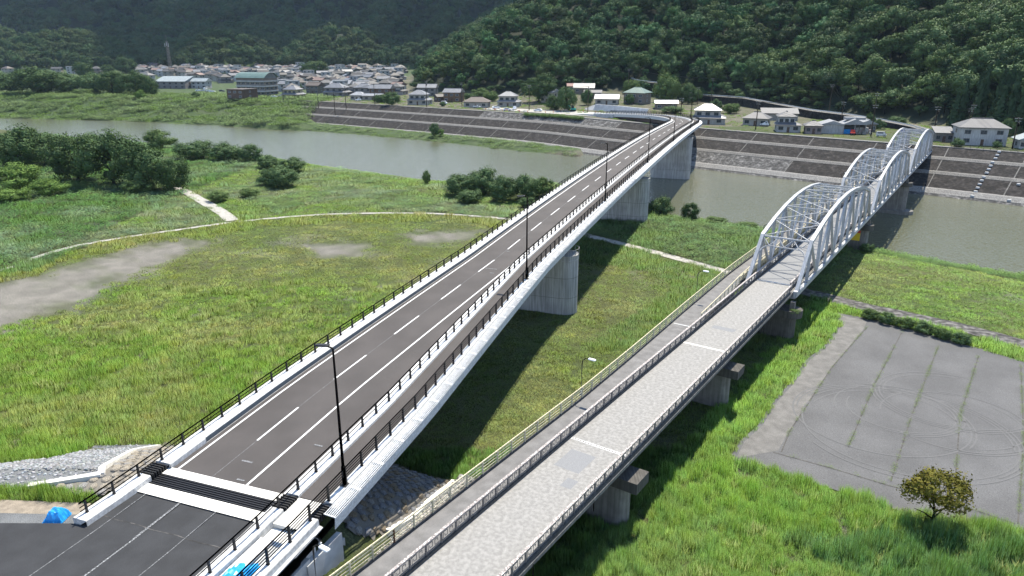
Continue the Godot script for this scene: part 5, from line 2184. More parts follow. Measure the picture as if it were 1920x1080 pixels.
func hip(g: Geo, c: Vector3, w: float, d: float, rise: float, over: float, gable := false) -> void:
	var x := w * 0.5 + over
	var z := d * 0.5 + over
	var along := x >= z
	var e := 0.0 if gable else minf(x, z) * 0.92
	var r0 := c + (Vector3(-x + e, rise, 0) if along else Vector3(0, rise, -z + e))
	var r1 := c + (Vector3(x - e, rise, 0) if along else Vector3(0, rise, z - e))
	var a := c + Vector3(-x, 0, z)
	var b := c + Vector3(x, 0, z)
	var f := c + Vector3(x, 0, -z)
	var h := c + Vector3(-x, 0, -z)
	if along:
		g.quad(a, b, r1, r0)
		g.quad(f, h, r0, r1)
		g.tri(b, f, r1)
		g.tri(h, a, r0)
	else:
		g.quad(b, f, r0, r1)
		g.quad(h, a, r1, r0)
		g.tri(a, b, r1)
		g.tri(f, h, r0)
	# eaves
	var t := Vector3(0, -0.18, 0)
	for p in [[a, b], [b, f], [f, h], [h, a]]:
		g.quad(p[0] + t, p[1] + t, p[1], p[0])
	g.quad(a + t, h + t, f + t, b + t)

func window_at(parent: Node, p: Vector3, w: float, h: float, turn: float, fm: Material) -> void:
	var g := Geo.new()
	g.box(Vector3(0, h * 0.5 + 0.04, 0), Vector3(w + 0.16, 0.08, 0.12))
	g.box(Vector3(0, -h * 0.5 - 0.04, 0), Vector3(w + 0.2, 0.08, 0.16))
	g.box(Vector3(-w * 0.5 - 0.04, 0, 0), Vector3(0.08, h, 0.12))
	g.box(Vector3(w * 0.5 + 0.04, 0, 0), Vector3(0.08, h, 0.12))
	g.box(Vector3(0, 0, 0.01), Vector3(0.07, h, 0.08))
	var o := piece("window", g, fm, parent)
	o.position = p
	o.rotation.y = turn
	var q := Geo.new()
	q.box(Vector3(0, 0, -0.005), Vector3(w, h, 0.04))
	piece("pane", q, M.glass, o)

# a house: local +z is its front
func house(called: String, label: String, cat: String, group: String, x: float, z: float, turn: float, w: float, d: float, floors: int, roof: String, rm: int, wm: int, skirt := false, base := -99.0, nwin := 3) -> Node3D:
	var y := land(x, z) if base < -90.0 else base
	var o := thing(called, label, cat, Vector3(x, y, z), turn, group)
	var fh := 2.75
	var hgt := fh * floors + 0.3
	var g := Geo.new()
	g.box(Vector3(0, hgt * 0.5 - 1.25, 0), Vector3(w, hgt + 2.5, d))
	if roof == "gable":
		var rise := minf(w, d) * 0.26
		if w >= d:
			for s in [-1.0, 1.0]:
				var a := Vector3(s * w * 0.5, hgt, d * 0.5)
				var b := Vector3(s * w * 0.5, hgt, -d * 0.5)
				var t := Vector3(s * w * 0.5, hgt + rise * 0.9, 0)
				if s > 0:
					g.tri(a, b, t)
				else:
					g.tri(b, a, t)
		else:
			for s in [-1.0, 1.0]:
				var a := Vector3(-w * 0.5, hgt, s * d * 0.5)
				var b := Vector3(w * 0.5, hgt, s * d * 0.5)
				var t := Vector3(0, hgt + rise * 0.9, s * d * 0.5)
				if s > 0:
					g.tri(a, b, t)
				else:
					g.tri(b, a, t)
	if skirt:
		g.box(Vector3(0.8, fh * 0.5 - 0.75, 0.9), Vector3(w + 2.6, fh + 1.5, d + 2.0))
	piece("wall", g, wall_mat(wm), o)
	g = Geo.new()
	if roof == "flat":
		g.box(Vector3(0, hgt + 0.12, 0), Vector3(w + 0.5, 0.24, d + 0.5))
	elif roof == "shed":
		var a := Vector3(-w * 0.5 - 0.4, hgt + 0.1, d * 0.5 + 0.5)
		var b := Vector3(w * 0.5 + 0.4, hgt + 0.1, d * 0.5 + 0.5)
		var c := Vector3(w * 0.5 + 0.4, hgt + d * 0.28, -d * 0.5 - 0.4)
		var e := Vector3(-w * 0.5 - 0.4, hgt + d * 0.28, -d * 0.5 - 0.4)
		g.quad(a, b, c, e)
		g.quad(a - Vector3(0, 0.2, 0), b - Vector3(0, 0.2, 0), b, a)
		g.quad(b - Vector3(0, 0.2, 0), c - Vector3(0, 0.2, 0), c, b)
		g.quad(e - Vector3(0, 0.2, 0), a - Vector3(0, 0.2, 0), a, e)
		g.quad(Vector3(w * 0.5, hgt - 0.1, d * 0.5), Vector3(w * 0.5, hgt - 0.1, -d * 0.5), Vector3(w * 0.5, hgt + d * 0.27, -d * 0.5), Vector3(w * 0.5, hgt, d * 0.5))
	else:
		hip(g, Vector3(0, hgt, 0), w, d, minf(w, d) * (0.26 if roof == "gable" else 0.30), 0.65, roof == "gable")
	var ro := piece("roof", g, roof_mat(rm), o)
	if roof == "hip" or roof == "gable":
		g = Geo.new()
		var along := w >= d
		var l := (maxf(w, d) + 1.3) * 0.5 - (0.0 if roof == "gable" else minf(w, d) * 0.5)
		g.box(Vector3(0, hgt + minf(w, d) * (0.26 if roof == "gable" else 0.30) + 0.05, 0), Vector3(maxf(l, 0.4) * 2.0, 0.2, 0.35) if along else Vector3(0.35, 0.2, maxf(l, 0.4) * 2.0))
		piece("ridge", g, roof_mat(rm), ro)
	if skirt:
		g = Geo.new()
		var c := Vector3(0.8, fh, 0.9)
		var sw := w + 2.6
		var sd := d + 2.0
		var rings := [[c + Vector3(-sw * 0.5 - 0.5, 0, sd * 0.5 + 0.5), c + Vector3(sw * 0.5 + 0.5, 0, sd * 0.5 + 0.5), c + Vector3(sw * 0.5 + 0.5, 0, -sd * 0.5 - 0.5), c + Vector3(-sw * 0.5 - 0.5, 0, -sd * 0.5 - 0.5)],
			[Vector3(-w * 0.5 + 0.02, fh + 0.95, d * 0.5 - 0.02), Vector3(w * 0.5 - 0.02, fh + 0.95, d * 0.5 - 0.02), Vector3(w * 0.5 - 0.02, fh + 0.95, -d * 0.5 + 0.02), Vector3(-w * 0.5 + 0.02, fh + 0.95, -d * 0.5 + 0.02)]]
		for k in 4:
			var k2 := (k + 1) % 4
			g.quad(rings[0][k], rings[0][k2], rings[1][k2], rings[1][k])
			g.quad(rings[0][k] - Vector3(0, 0.16, 0), rings[0][k2] - Vector3(0, 0.16, 0), rings[0][k2], rings[0][k])
		piece("skirt_roof", g, roof_mat(rm), o)
	# openings
	var fm: Material = M.white_metal if wm in [2, 6, 8] else M.rail_steel
	for f in floors:
		var zf := d * 0.5 + 0.02
		var xf := w * 0.5 + 0.02
		var ww := w
		if skirt and f == 0:
			zf = 0.9 + (d + 2.0) * 0.5 + 0.02
			xf = 0.8 + (w + 2.6) * 0.5 + 0.02
			ww = w + 2.0
		for k in nwin:
			var px := (k + 0.5) / nwin * ww - ww * 0.5 + (0.6 if skirt and f == 0 else 0.0)
			if f == 0 and k == nwin / 2:
				var dg := Geo.new()
				dg.box(Vector3(px, 0.95, zf), Vector3(0.95, 2.1, 0.07))
				var dr := piece("door", dg, wall_mat(8), o)
				dg = Geo.new()
				dg.box(Vector3(px + 0.35, 1.0, zf + 0.06), Vector3(0.05, 0.25, 0.06))
				piece("handle", dg, M.galvanised, dr)
			else:
				window_at(o, Vector3(px, f * fh + 1.55, zf), minf(1.7, ww / nwin * 0.6), 1.15, 0.0, fm)
		if nwin > 1:
			for s in [-1.0, 1.0]:
				var sx: float = xf * s
				if skirt and f == 0 and s < 0.0:
					sx = 0.8 - (w + 2.6) * 0.5 - 0.02
				window_at(o, Vector3(sx, f * fh + 1.55, 0.3), 1.2, 1.1, PI * 0.5 * s, fm)
	return o

func build_houses() -> void:
	# [label, x, z, width, depth, floors, roof, roof colour, wall colour, turn, skirt]
	var H := [
		["yellow cream two-storey house with pale hip roof beside the school", -144.8, -487.0, 9.1, 8.5, 2, "hip", 0, 1, -0.25, true],
		["brown two-storey house with gable roof behind the yellow house", -146.7, -550.0, 10.3, 9.0, 2, "gable", 3, 6, -0.3, false],
		["wide house with pale hip roof behind the crest road garden", -123.0, -517.0, 13.4, 10.0, 2, "hip", 0, 4, -0.2, true],
		["large white gabled house rising behind the pale hip roof", -132.9, -580.0, 15.8, 11.0, 2, "gable", 6, 5, -0.25, false],
		["small house with a teal gable roof in the village", -124.7, -613.0, 7.9, 10.0, 2, "gable", 7, 6, 0.5, false],
		["white hip-roofed house left of the black-walled house", -103.3, -517.0, 12.6, 9.0, 2, "hip", 0, 4, -0.2, false],
		["low white house nearest the crest road in the village", -99.0, -475.0, 8.9, 7.0, 1, "hip", 6, 0, -0.2, false],
		["dark-walled house with broad pale roof behind the clipped hedge", -88.9, -505.0, 14.5, 10.0, 2, "gable", 0, 8, -0.2, false],
		["long low outbuilding with white roof behind the clipped hedge", -88.1, -468.0, 12.2, 5.0, 1, "gable", 6, 3, -0.2, false],
		["white two-storey hip house with skirt roof by the crest road", -54.8, -433.0, 9.6, 8.5, 2, "hip", 0, 0, -0.15, true],
		["grey gabled two-storey house behind the white hip house", -59.1, -517.0, 12.6, 9.0, 2, "gable", 0, 4, -0.1, false],
		["tan brown two-storey house with pale gable roof left of the hill", -36.1, -455.5, 10.5, 8.5, 2, "gable", 0, 2, -0.25, false],
		["small outbuilding with dark roof beside the tan brown house", -44.8, -458.0, 6.0, 6.0, 1, "gable", 2, 8, 0.5, false],
		["single-storey cream house with dark brown hip roof on the crest", -19.6, -411.0, 13.6, 8.5, 1, "hip", 3, 0, -0.15, false],
		["white two-storey house with skirt roof right of the brown-roofed house", -2.1, -416.0, 9.5, 8.0, 2, "hip", 0, 0, -0.15, true],
		["long house with a dark red roof under the wood", 43.5, -484.0, 14.2, 7.0, 1, "gable", 5, 6, 0.0, false],
		["house with large pale tile roof below the red roof", 44.9, -458.0, 12.0, 10.0, 1, "gable", 0, 6, -0.15, false],
		["house with grey tile roof in front of the large pale tile roof", 48.5, -441.0, 9.8, 6.0, 1, "gable", 1, 6, -0.15, false],
		["white-roofed single-storey house left of the green-roofed house", 52.7, -406.0, 12.4, 9.0, 1, "gable", 6, 0, -0.2, false],
		["tan two-storey house with green hip roof above the grass bank", 69.5, -407.0, 12.0, 9.5, 2, "hip", 4, 6, -0.6, false],
		["open timber shed with white gable roof behind the bridge bend", 81.0, -385.0, 11.1, 6.0, 1, "gable", 6, 6, -0.1, false],
		["white two-storey house with skirt roof beside the new bridge bend", 84.8, -316.0, 10.5, 8.5, 2, "hip", 0, 0, -0.25, true],
		["white house half hidden behind the garden trees", 22.4, -432.0, 8.5, 7.0, 2, "gable", 6, 0, -0.7, false],
		["cream single-storey house with grey hip roof between the bridges", 103.7, -308.0, 9.8, 8.0, 1, "hip", 1, 0, -0.5, false],
		["long pale building with a lean-to roof behind the cream house", 121.7, -332.0, 15.5, 7.0, 1, "shed", 1, 3, -0.25, false],
		["two-storey house with grey tile roof on a pinkish walled ground floor", 107.0, -284.0, 6.0, 7.0, 2, "hip", 1, 5, -0.25, true],
		["small shed with dark tile roof left of the white warehouse", 114.6, -276.0, 5.6, 5.5, 1, "hip", 1, 7, -0.25, false],
		["tan gabled shed at the right end of the white warehouse", 138.8, -284.5, 5.6, 7.5, 1, "gable", 6, 6, -0.2, false],
		["large white two-storey house with dark skirt roof by the old bridge end", 156.8, -242.5, 14.0, 9.0, 2, "hip", 1, 5, -0.30, false],
		["grey lean-to shed left of the large white house", 149.2, -250.5, 5.4, 6.0, 1, "shed", 1, 4, -0.30, false],
		["white shed right of the large white house", 165.0, -230.8, 5.8, 6.5, 1, "gable", 9, 5, -0.30, false]]
	for a in H:
		house("house" if not ("shed" in a[0] or "outbuilding" in a[0]) else "shed", a[0], "house" if not "shed" in a[0] else "shed", "houses along the far embankment", a[1], a[2], a[9], a[3], a[4], a[5], a[6], a[7], a[8], a[10])
	# dark band of skirt roof on the large white house
	# warehouse with an open bay
	var o := thing("warehouse", "white corrugated warehouse with open bay and blue tarpaulin inside", "warehouse", Vector3(125.6, land(125.6, -277.0), -277.0), -0.22)
	var g := Geo.new()
	g.box(Vector3(-3.6, 1.4, 0), Vector3(7.6, 4.3, 8.0))
	for x in [0.3, 4.2, 8.0]:
		g.box(Vector3(x, 1.5, 3.9), Vector3(0.22, 4.5, 0.22))
	g.box(Vector3(4.1, 1.5, -3.9), Vector3(8.0, 4.5, 0.2))
	g.box(Vector3(8.0, 1.5, 0), Vector3(0.2, 4.5, 8.0))
	piece("wall", g, wall_mat(5), o)
	g = Geo.new()
	hip(g, Vector3(-3.6, 3.5, 0), 7.8, 8.2, 1.3, 0.3, true)
	hip(g, Vector3(4.2, 3.7, 0), 8.0, 8.4, 1.9, 0.4, true)
	g.box(Vector3(4.6, 5.5, -0.5), Vector3(7.2, 0.9, 3.4))
	piece("roof", g, roof_mat(6), o)
	g = Geo.new()
	g.box(Vector3(2.8, 0.8, 1.6), Vector3(4.2, 1.7, 2.6))
	piece("covered_stack", g, M.tarp, o)
	# school with a vaulted green roof
	o = thing("school", "brown school building with vaulted green roof and white balconies", "school", Vector3(-180.2, 7.0, -522.0), -0.35)
	g = Geo.new()
	g.box(Vector3(0, 5.6, 0), Vector3(24.0, 13.2, 14.0))
	piece("wall", g, wall_mat(6), o)
	g = Geo.new()
	var rows := []
	for k in 11:
		var t := -1.0 + k * 0.2
		var yv := 12.2 + 3.6 * (1.0 - t * t)
		rows.append([Vector3(-12.8, yv, t * 8.0), Vector3(12.8, yv, t * 8.0)])
	g.rows(rows, true)
	piece("vault_roof", g, roof_mat(4), o)
	g = Geo.new()
	for s in [-12.05, 12.05]:
		for k in 10:
			var t0 := -1.0 + k * 0.2
			var t1 := t0 + 0.2
			var p0 := Vector3(s, 12.1 + 3.5 * (1.0 - t0 * t0), t0 * 7.0)
			var p1 := Vector3(s, 12.1 + 3.5 * (1.0 - t1 * t1), t1 * 7.0)
			g.quad(Vector3(s, 12.0, p0.z), Vector3(s, 12.0, p1.z), p1, p0)
			g.quad(Vector3(s, 12.0, p1.z), Vector3(s, 12.0, p0.z), p0, p1)
	piece("gable_wall", g, wall_mat(5), o)
	for f in 3:
		g = Geo.new()
		g.box(Vector3(0.5, 3.4 + f * 3.3, 7.6), Vector3(24.4, 0.9, 1.4))
		g.box(Vector3(12.4, 3.4 + f * 3.3, 0.5), Vector3(1.0, 0.9, 14.6))
		piece("balcony", g, wall_mat(5), o)
		for k in 6:
			window_at(o, Vector3(-10.0 + k * 4.0, 2.0 + f * 3.3, 7.04), 2.8, 1.5, 0.0, M.white_metal)
		for k in 3:
			window_at(o, Vector3(12.04, 2.0 + f * 3.3, -4.5 + k * 4.5), 2.4, 1.4, PI * 0.5, M.white_metal)
	house("school_wing", "low dark brown wing in front of the school", "school", "", -174.5, -476.0, -0.35, 12.6, 14.0, 2, "flat", 3, 8, false, 7.8, 3)
	house("gymnasium", "long gymnasium with flat grey metal front left of the school", "gymnasium", "", -283.2, -620.0, -0.1, 26.0, 14.0, 2, "shed", 9, 4, false, -99.0, 5)
	house("annexe", "white annexe at the right of the gymnasium", "building", "", -262.0, -623.0, -0.1, 13.0, 10.0, 2, "gable", 9, 5, false)
	house("apartment", "white two-storey building left of the radio mast", "building", "", -368.9, -744.0, -0.2, 16.0, 10.0, 2, "hip", 1, 5, false)
	# radio mast
	o = thing("radio_mast", "tall dark lattice radio mast behind the gymnasium", "mast", Vector3(-357.0, land(-357.0, -777.0), -777.0))
	g = Geo.new()
	var hh := 38.0
	for k in 12:
		var y0 := hh * k / 12.0
		var y1 := hh * (k + 1) / 12.0
		var w0 := lerpf(1.5, 0.7, k / 12.0)
		var w1 := lerpf(1.5, 0.7, (k + 1) / 12.0)
		for s in [[-1, -1], [1, -1], [1, 1], [-1, 1]]:
			g.beam(Vector3(s[0] * w0, y0, s[1] * w0), Vector3(s[0] * w1, y1, s[1] * w1), 0.3, 0.3, Vector3.RIGHT)
		for s in [-1, 1]:
			g.beam(Vector3(-w0, y0, s * w0), Vector3(w1, y1, s * w1), 0.15, 0.15, Vector3.BACK)
			g.beam(Vector3(w0, y0, s * w0), Vector3(-w1, y1, s * w1), 0.15, 0.15, Vector3.BACK)
	g.beam(Vector3(0, hh, 0), Vector3(0, hh + 6.0, 0), 0.2, 0.2, Vector3.RIGHT)
	piece("lattice", g, M.rail_steel, o)
	for s in [[-1.8, 34.0], [1.8, 34.0], [0, 35.0]]:
		g = Geo.new()
		g.box(Vector3(s[0], s[1], 1.2), Vector3(0.6, 3.6, 0.4))
		piece("antenna", g, wall_mat(5), o)
	# the crowded village: eight kinds of small house, each copy a house of its own
	var kinds := []
	var spec := [["grey hip-roofed", "hip", 10, 0, 2], ["pale gabled", "gable", 0, 5, 2], ["dark gabled", "gable", 11, 3, 2], ["brown-roofed", "hip", 12, 0, 2], ["white flat-roofed", "flat", 6, 5, 3], ["slate-roofed", "hip", 11, 4, 2], ["reddish gabled", "gable", 8, 0, 2], ["low grey gabled", "gable", 10, 4, 1]]
	var taken_spots := []
	for a in H:
		taken_spots.append(Vector2(a[1], a[2]))
	taken_spots += [Vector2(-180, -522), Vector2(-283, -620), Vector2(-262, -623), Vector2(-368, -744), Vector2(-176, -468), Vector2(-190, -510)]
	var n := 0
	var z := -530.0
	while z > -1075.0:
		var step := 15.5 + (-z - 530.0) * 0.010
		var x := z * 0.80
		while x < 20.0:
			var q := Vector2(x + rnd(-3.0, 3.0), z + rnd(-3.0, 3.0))
			x += step
			var b := q.x / -q.y
			var left := -0.10 if z > -500.0 else lerpf(-0.30, -0.52, clampf((-z - 560.0) / 350.0, 0.0, 1.0))
			if b < left or b > -0.10 or hill_depth(q.x, q.y) > -14.0 or far_hills(q.x, q.y) > 3.0:
				continue
			var free := true
			for t in taken_spots:
				if t.distance_squared_to(q) < 230.0:
					free = false
					break
			if not free or rng.randf() < 0.10:
				continue
			taken_spots.append(q)
			var k := rng.randi() % 8
			var s: Array = spec[k]
			var row := "front" if z > -640.0 else ("middle" if z > -820.0 else "back")
			var third := "right" if b > -0.20 else ("middle" if b > -0.32 else "left")
			if kinds.size() <= k:
				kinds.resize(8)
			var o2: Node3D
			var label := "%s house in the %s rows of the village, %s part" % [s[0], row, third]
			if kinds[k] == null:
				o2 = house("village_house", label, "house", "houses of the far village", q.x, q.y, 0.0, rnd(8.5, 11.0), rnd(7.5, 9.5), s[4], s[1], s[2], s[3], k == 0 or k == 5, -99.0, 2)
				kinds[k] = o2
			else:
				o2 = kinds[k].duplicate()
				o2.name = numbered("village_house")
				add_child(o2)
				tag(o2, label, "house", "houses of the far village")
				o2.position = Vector3(q.x, land(q.x, q.y), q.y)
			o2.rotation.y = rnd(-0.6, 0.6) + (PI * 0.5 if rng.randf() < 0.3 else 0.0)
			n += 1
		z -= step
	for a in [[-660, -930], [-628, -925], [-600, -920], [-560, -915], [-545, -918], [-528, -912], [-512, -915], [-640, -900], [-450, -905], [-430, -900], [-390, -930], [-700, -930]]:
		var k := rng.randi() % 8
		var o2: Node3D = kinds[k].duplicate()
		o2.name = numbered("village_house")
		add_child(o2)
		tag(o2, "%s house in the line of houses at the far left" % spec[k][0], "house", "houses at the far left")
		o2.position = Vector3(a[0], land(a[0], a[1]), a[1])
		o2.rotation.y = rnd(-0.4, 0.4)
	print("village ", n)

# ------------------------------------------------------------------ poles, wires, vehicles, small works
func build_poles() -> void:
	var P := [[-102.7, -423.3, 14.6], [-97.1, -427.7, 14.4], [-80.1, -427.7, 11.8], [-47.9, -410.7, 14.2], [-28.4, -414.8, 13.1], [9.0, -384.0, 13.0], [19.0, -458.0, 10.2], [38.8, -373.5, 12.7], [74.0, -470.0, 16.0], [116.2, -427.9, 15.0], [150.3, -346.0, 15.0], [97.4, -289.5, 11.0], [144.0, -318.0, 9.0], [132.2, -266.0, 11.3], [164.0, -330.0, 12.0], [150.9, -258.8, 11.2], [171.8, -273.4, 9.5], [180.0, -285.0, 10.0], [160.2, -230.0, 9.8], [-116.7, -440.9, 9.8], [-146.5, -470.4, 9.2], [76.6, -330.9, 9.8], [108.3, -427.9, 9.8]]
	var g := Geo.new()
	g.tube([Vector3.ZERO, Vector3(0, 1, 0)], [0.22, 0.14], 7)
	var pm := g.mesh()
	g = Geo.new()
	g.box(Vector3(0, -0.35, 0), Vector3(2.0, 0.12, 0.14))
	g.box(Vector3(0, -1.15, 0), Vector3(1.6, 0.12, 0.14))
	for s in [-0.9, -0.45, 0.45, 0.9]:
		g.tube([Vector3(s, -0.3, 0), Vector3(s, -0.05, 0)], [0.06], 6)
	var am := g.mesh()
	g = Geo.new()
	g.tube([Vector3(0.34, -2.6, 0), Vector3(0.34, -1.7, 0)], [0.26], 8)
	var tm := g.mesh()
	for i in P.size():
		var a: Array = P[i]
		var where := "by the crest road left of the new bridge"
		if a[0] < -90.0:
			where = "near the village end of the crest road"
		elif a[0] > 65.0 and a[0] < 120.0:
			where = "under the wood behind the new bridge bend"
		elif a[0] >= 120.0:
			where = "beside the lane at the far end of the old bridge"
		var o := thing("utility_pole", "%s grey utility pole %s" % ["tall" if a[2] > 12.5 else ("low" if a[2] < 10.0 else "mid-height"), where], "utility pole", Vector3(a[0], land(a[0], a[1]), a[1]), -0.5, "utility poles on the far bank")
		put("pole", pm, M.pier_concrete, o).scale = Vector3(1, a[2], 1)
		put("cross_arms", am, M.galvanised, o, Vector3(0, a[2], 0))
		if i % 3 == 0:
			put("transformer", tm, M.galvanised, o, Vector3(0, a[2], 0))
	for w in [[0, 2], [2, 3], [3, 4], [4, 5], [5, 7], [8, 9], [9, 10], [10, 14], [11, 13], [13, 15], [15, 16], [16, 17], [12, 10], [5, 6], [15, 18]]:
		var a: Array = P[w[0]]
		var b: Array = P[w[1]]
		var o := thing("overhead_wire", "thin overhead wires strung between utility poles on the far bank", "wire", Vector3.ZERO, 0.0, "overhead wires")
		for s in [-0.7, 0.7]:
			var p := Vector3(a[0] + s, land(a[0], a[1]) + a[2] - 0.1, a[1])
			var q := Vector3(b[0] + s, land(b[0], b[1]) + b[2] - 0.1, b[1])
			var pts := []
			for k in 9:
				var t := k / 8.0
				pts.append(p.lerp(q, t) - Vector3(0, 4.0 * t * (1.0 - t) * p.distance_to(q) * 0.022, 0))
			g = Geo.new()
			g.tube(pts, [0.045], 4, false)
			piece("wire", g, M.black_metal, o)

func car_mesh(kind: int) -> Array:
	# [body, glass]; nose towards +x
	var b := Geo.new()
	var l := [4.3, 3.4, 3.4][kind] as float
	var w := 1.66
	var prof: Array = [
		[[-2.15, 0.35], [-2.15, 0.85], [-2.0, 1.0], [-1.6, 1.42], [0.35, 1.46], [1.15, 0.98], [2.0, 0.85], [2.15, 0.6], [2.15, 0.35]],
		[[-1.7, 0.35], [-1.7, 1.1], [-1.6, 1.78], [0.9, 1.80], [1.45, 1.05], [1.68, 0.9], [1.7, 0.35]],
		[[-1.7, 0.45], [-1.7, 0.9], [0.15, 0.9], [0.2, 1.72], [1.2, 1.74], [1.6, 1.0], [1.7, 0.4]]][kind]
	for i in prof.size():
		var p: Array = prof[i]
		var q: Array = prof[(i + 1) % prof.size()]
		var in0 := 0.10 if p[1] > 1.3 else 0.0
		var in1 := 0.10 if q[1] > 1.3 else 0.0
		b.quad(Vector3(p[0], p[1], w * 0.5 - in0), Vector3(p[0], p[1], -w * 0.5 + in0), Vector3(q[0], q[1], -w * 0.5 + in1), Vector3(q[0], q[1], w * 0.5 - in1))
		if i > 0 and i < prof.size() - 1:
			var r: Array = prof[0]
			for s in [-1.0, 1.0]:
				var a := Vector3(r[0], r[1], s * w * 0.5)
				var c := Vector3(p[0], p[1], s * (w * 0.5 - in0))
				var d := Vector3(q[0], q[1], s * (w * 0.5 - in1))
				if s > 0:
					b.tri(a, d, c)
				else:
					b.tri(a, c, d)
	var gl := Geo.new()
	if kind == 2:
		gl.box(Vector3(0.75, 1.38, 0), Vector3(0.75, 0.42, w + 0.01))
		gl.quad(Vector3(1.62, 1.02, w * 0.42), Vector3(1.62, 1.02, -w * 0.42), Vector3(1.24, 1.70, -w * 0.38), Vector3(1.24, 1.70, w * 0.38))
	else:
		gl.box(Vector3(-0.45 if kind == 0 else -0.3, 1.22 if kind == 0 else 1.45, 0), Vector3(1.9, 0.34 if kind == 0 else 0.46, w - (0.06 if kind == 0 else 0.02)))
		var x0 := 1.17 if kind == 0 else 1.47
		var x1 := 0.42 if kind == 0 else 0.96
		var yt := 1.43 if kind == 0 else 1.75
		gl.quad(Vector3(x0, 1.02, w * 0.42), Vector3(x0, 1.02, -w * 0.42), Vector3(x1, yt, -w * 0.38), Vector3(x1, yt, w * 0.38))
	return [b.mesh(), gl.mesh()]

func build_vehicles() -> void:
	var kinds := [car_mesh(0), car_mesh(1), car_mesh(2)]
	var g := Geo.new()
	g.tube([Vector3(0, 0, -0.1), Vector3(0, 0, 0.1)], [0.31], 12)
	var wm := g.mesh()
	g = Geo.new()
	g.tube([Vector3(0, 0, -0.11), Vector3(0, 0, 0.11)], [0.18], 10)
	var hm := g.mesh()
	g = Geo.new()
	g.box(Vector3.ZERO, Vector3(0.06, 0.16, 0.34))
	var lm := g.mesh()
	var cols := {"white": mat("car_white", 0.72, 0.73, 0.74, 0.25), "silver": mat("car_silver", 0.40, 0.42, 0.44, 0.3, "", 1, "", 1, 0.5), "red": mat("car_red", 0.42, 0.04, 0.03, 0.3), "dark": mat("car_dark", 0.06, 0.065, 0.08, 0.25)}
	# x, z, kind, colour, turn, where
	var V := [[134.3, -262.7, 1, "silver", -0.5, "van parked on the grass beside the stacked bags"], [127.2, -270.0, 2, "red", 1.2, "small truck in front of the open warehouse bay"], [105.2, -302.4, 2, "white", -0.4, "small truck beside the cream house"], [-39.9, -431.7, 1, "white", -0.4, "van in front of the tan brown house"], [-19.3, -403.0, 0, "silver", -0.5, "car against the brown-roofed house"], [-8.6, -397.0, 0, "white", 0.3, "car at the road works left of the small truck"], [-2.5, -383.0, 0, "white", 0.1, "car nearest the crest in the road works"], [1.4, -389.0, 2, "white", 1.3, "small truck at the road works"], [13.4, -377.5, 0, "white", 2.8, "car beside the garden trees by the excavator"],
		[-245.9, -577.5, 0, "white", 0.2, "car at the left end of the school car park"], [-241.0, -575.5, 0, "silver", 0.2, "car second from left in the school car park"], [-249.7, -599.9, 1, "white", 1.4, "van at the back of the school car park"], [-236.5, -575.2, 0, "white", 0.2, "car in the middle of the school car park"], [-231.0, -567.5, 0, "white", 0.1, "car nearest in the school car park"], [-226.7, -575.2, 0, "dark", 0.2, "car at the right end of the school car park"], [-161.3, -497.7, 0, "white", 0.1, "car left of the yellow house"], [-158.0, -503.0, 0, "silver", 0.1, "car between the school and the yellow house"], [-155.6, -510.2, 1, "white", 0.3, "van behind the car by the yellow house"], [-96.6, -460.9, 2, "white", 0.1, "small truck by the clipped hedge on the crest road"]]
	for a in V:
		var o := thing("parked_car" if a[2] == 0 else ("van" if a[2] == 1 else "small_truck"), a[3] + " " + a[5], "car" if a[2] == 0 else ("van" if a[2] == 1 else "truck"), Vector3(a[0], land(a[0], a[1]) + 0.15, a[1]), a[4], "vehicles on the far bank")
		put("body", kinds[a[2]][0], cols[a[3]], o)
		put("windows", kinds[a[2]][1], M.glass, o)
		var hx := 1.35 if a[2] == 0 else 1.1
		for s in [[hx, 0.75], [hx, -0.75], [-hx, 0.75], [-hx, -0.75]]:
			var t := put("wheel", wm, M.tyre, o, Vector3(s[0], 0.31, s[1]))
			put("rim", hm, M.galvanised, t)
		for s in [-0.6, 0.6]:
			put("headlight", lm, M.lamp_glass, o, Vector3(2.14 if a[2] == 0 else 1.69, 0.7, s))

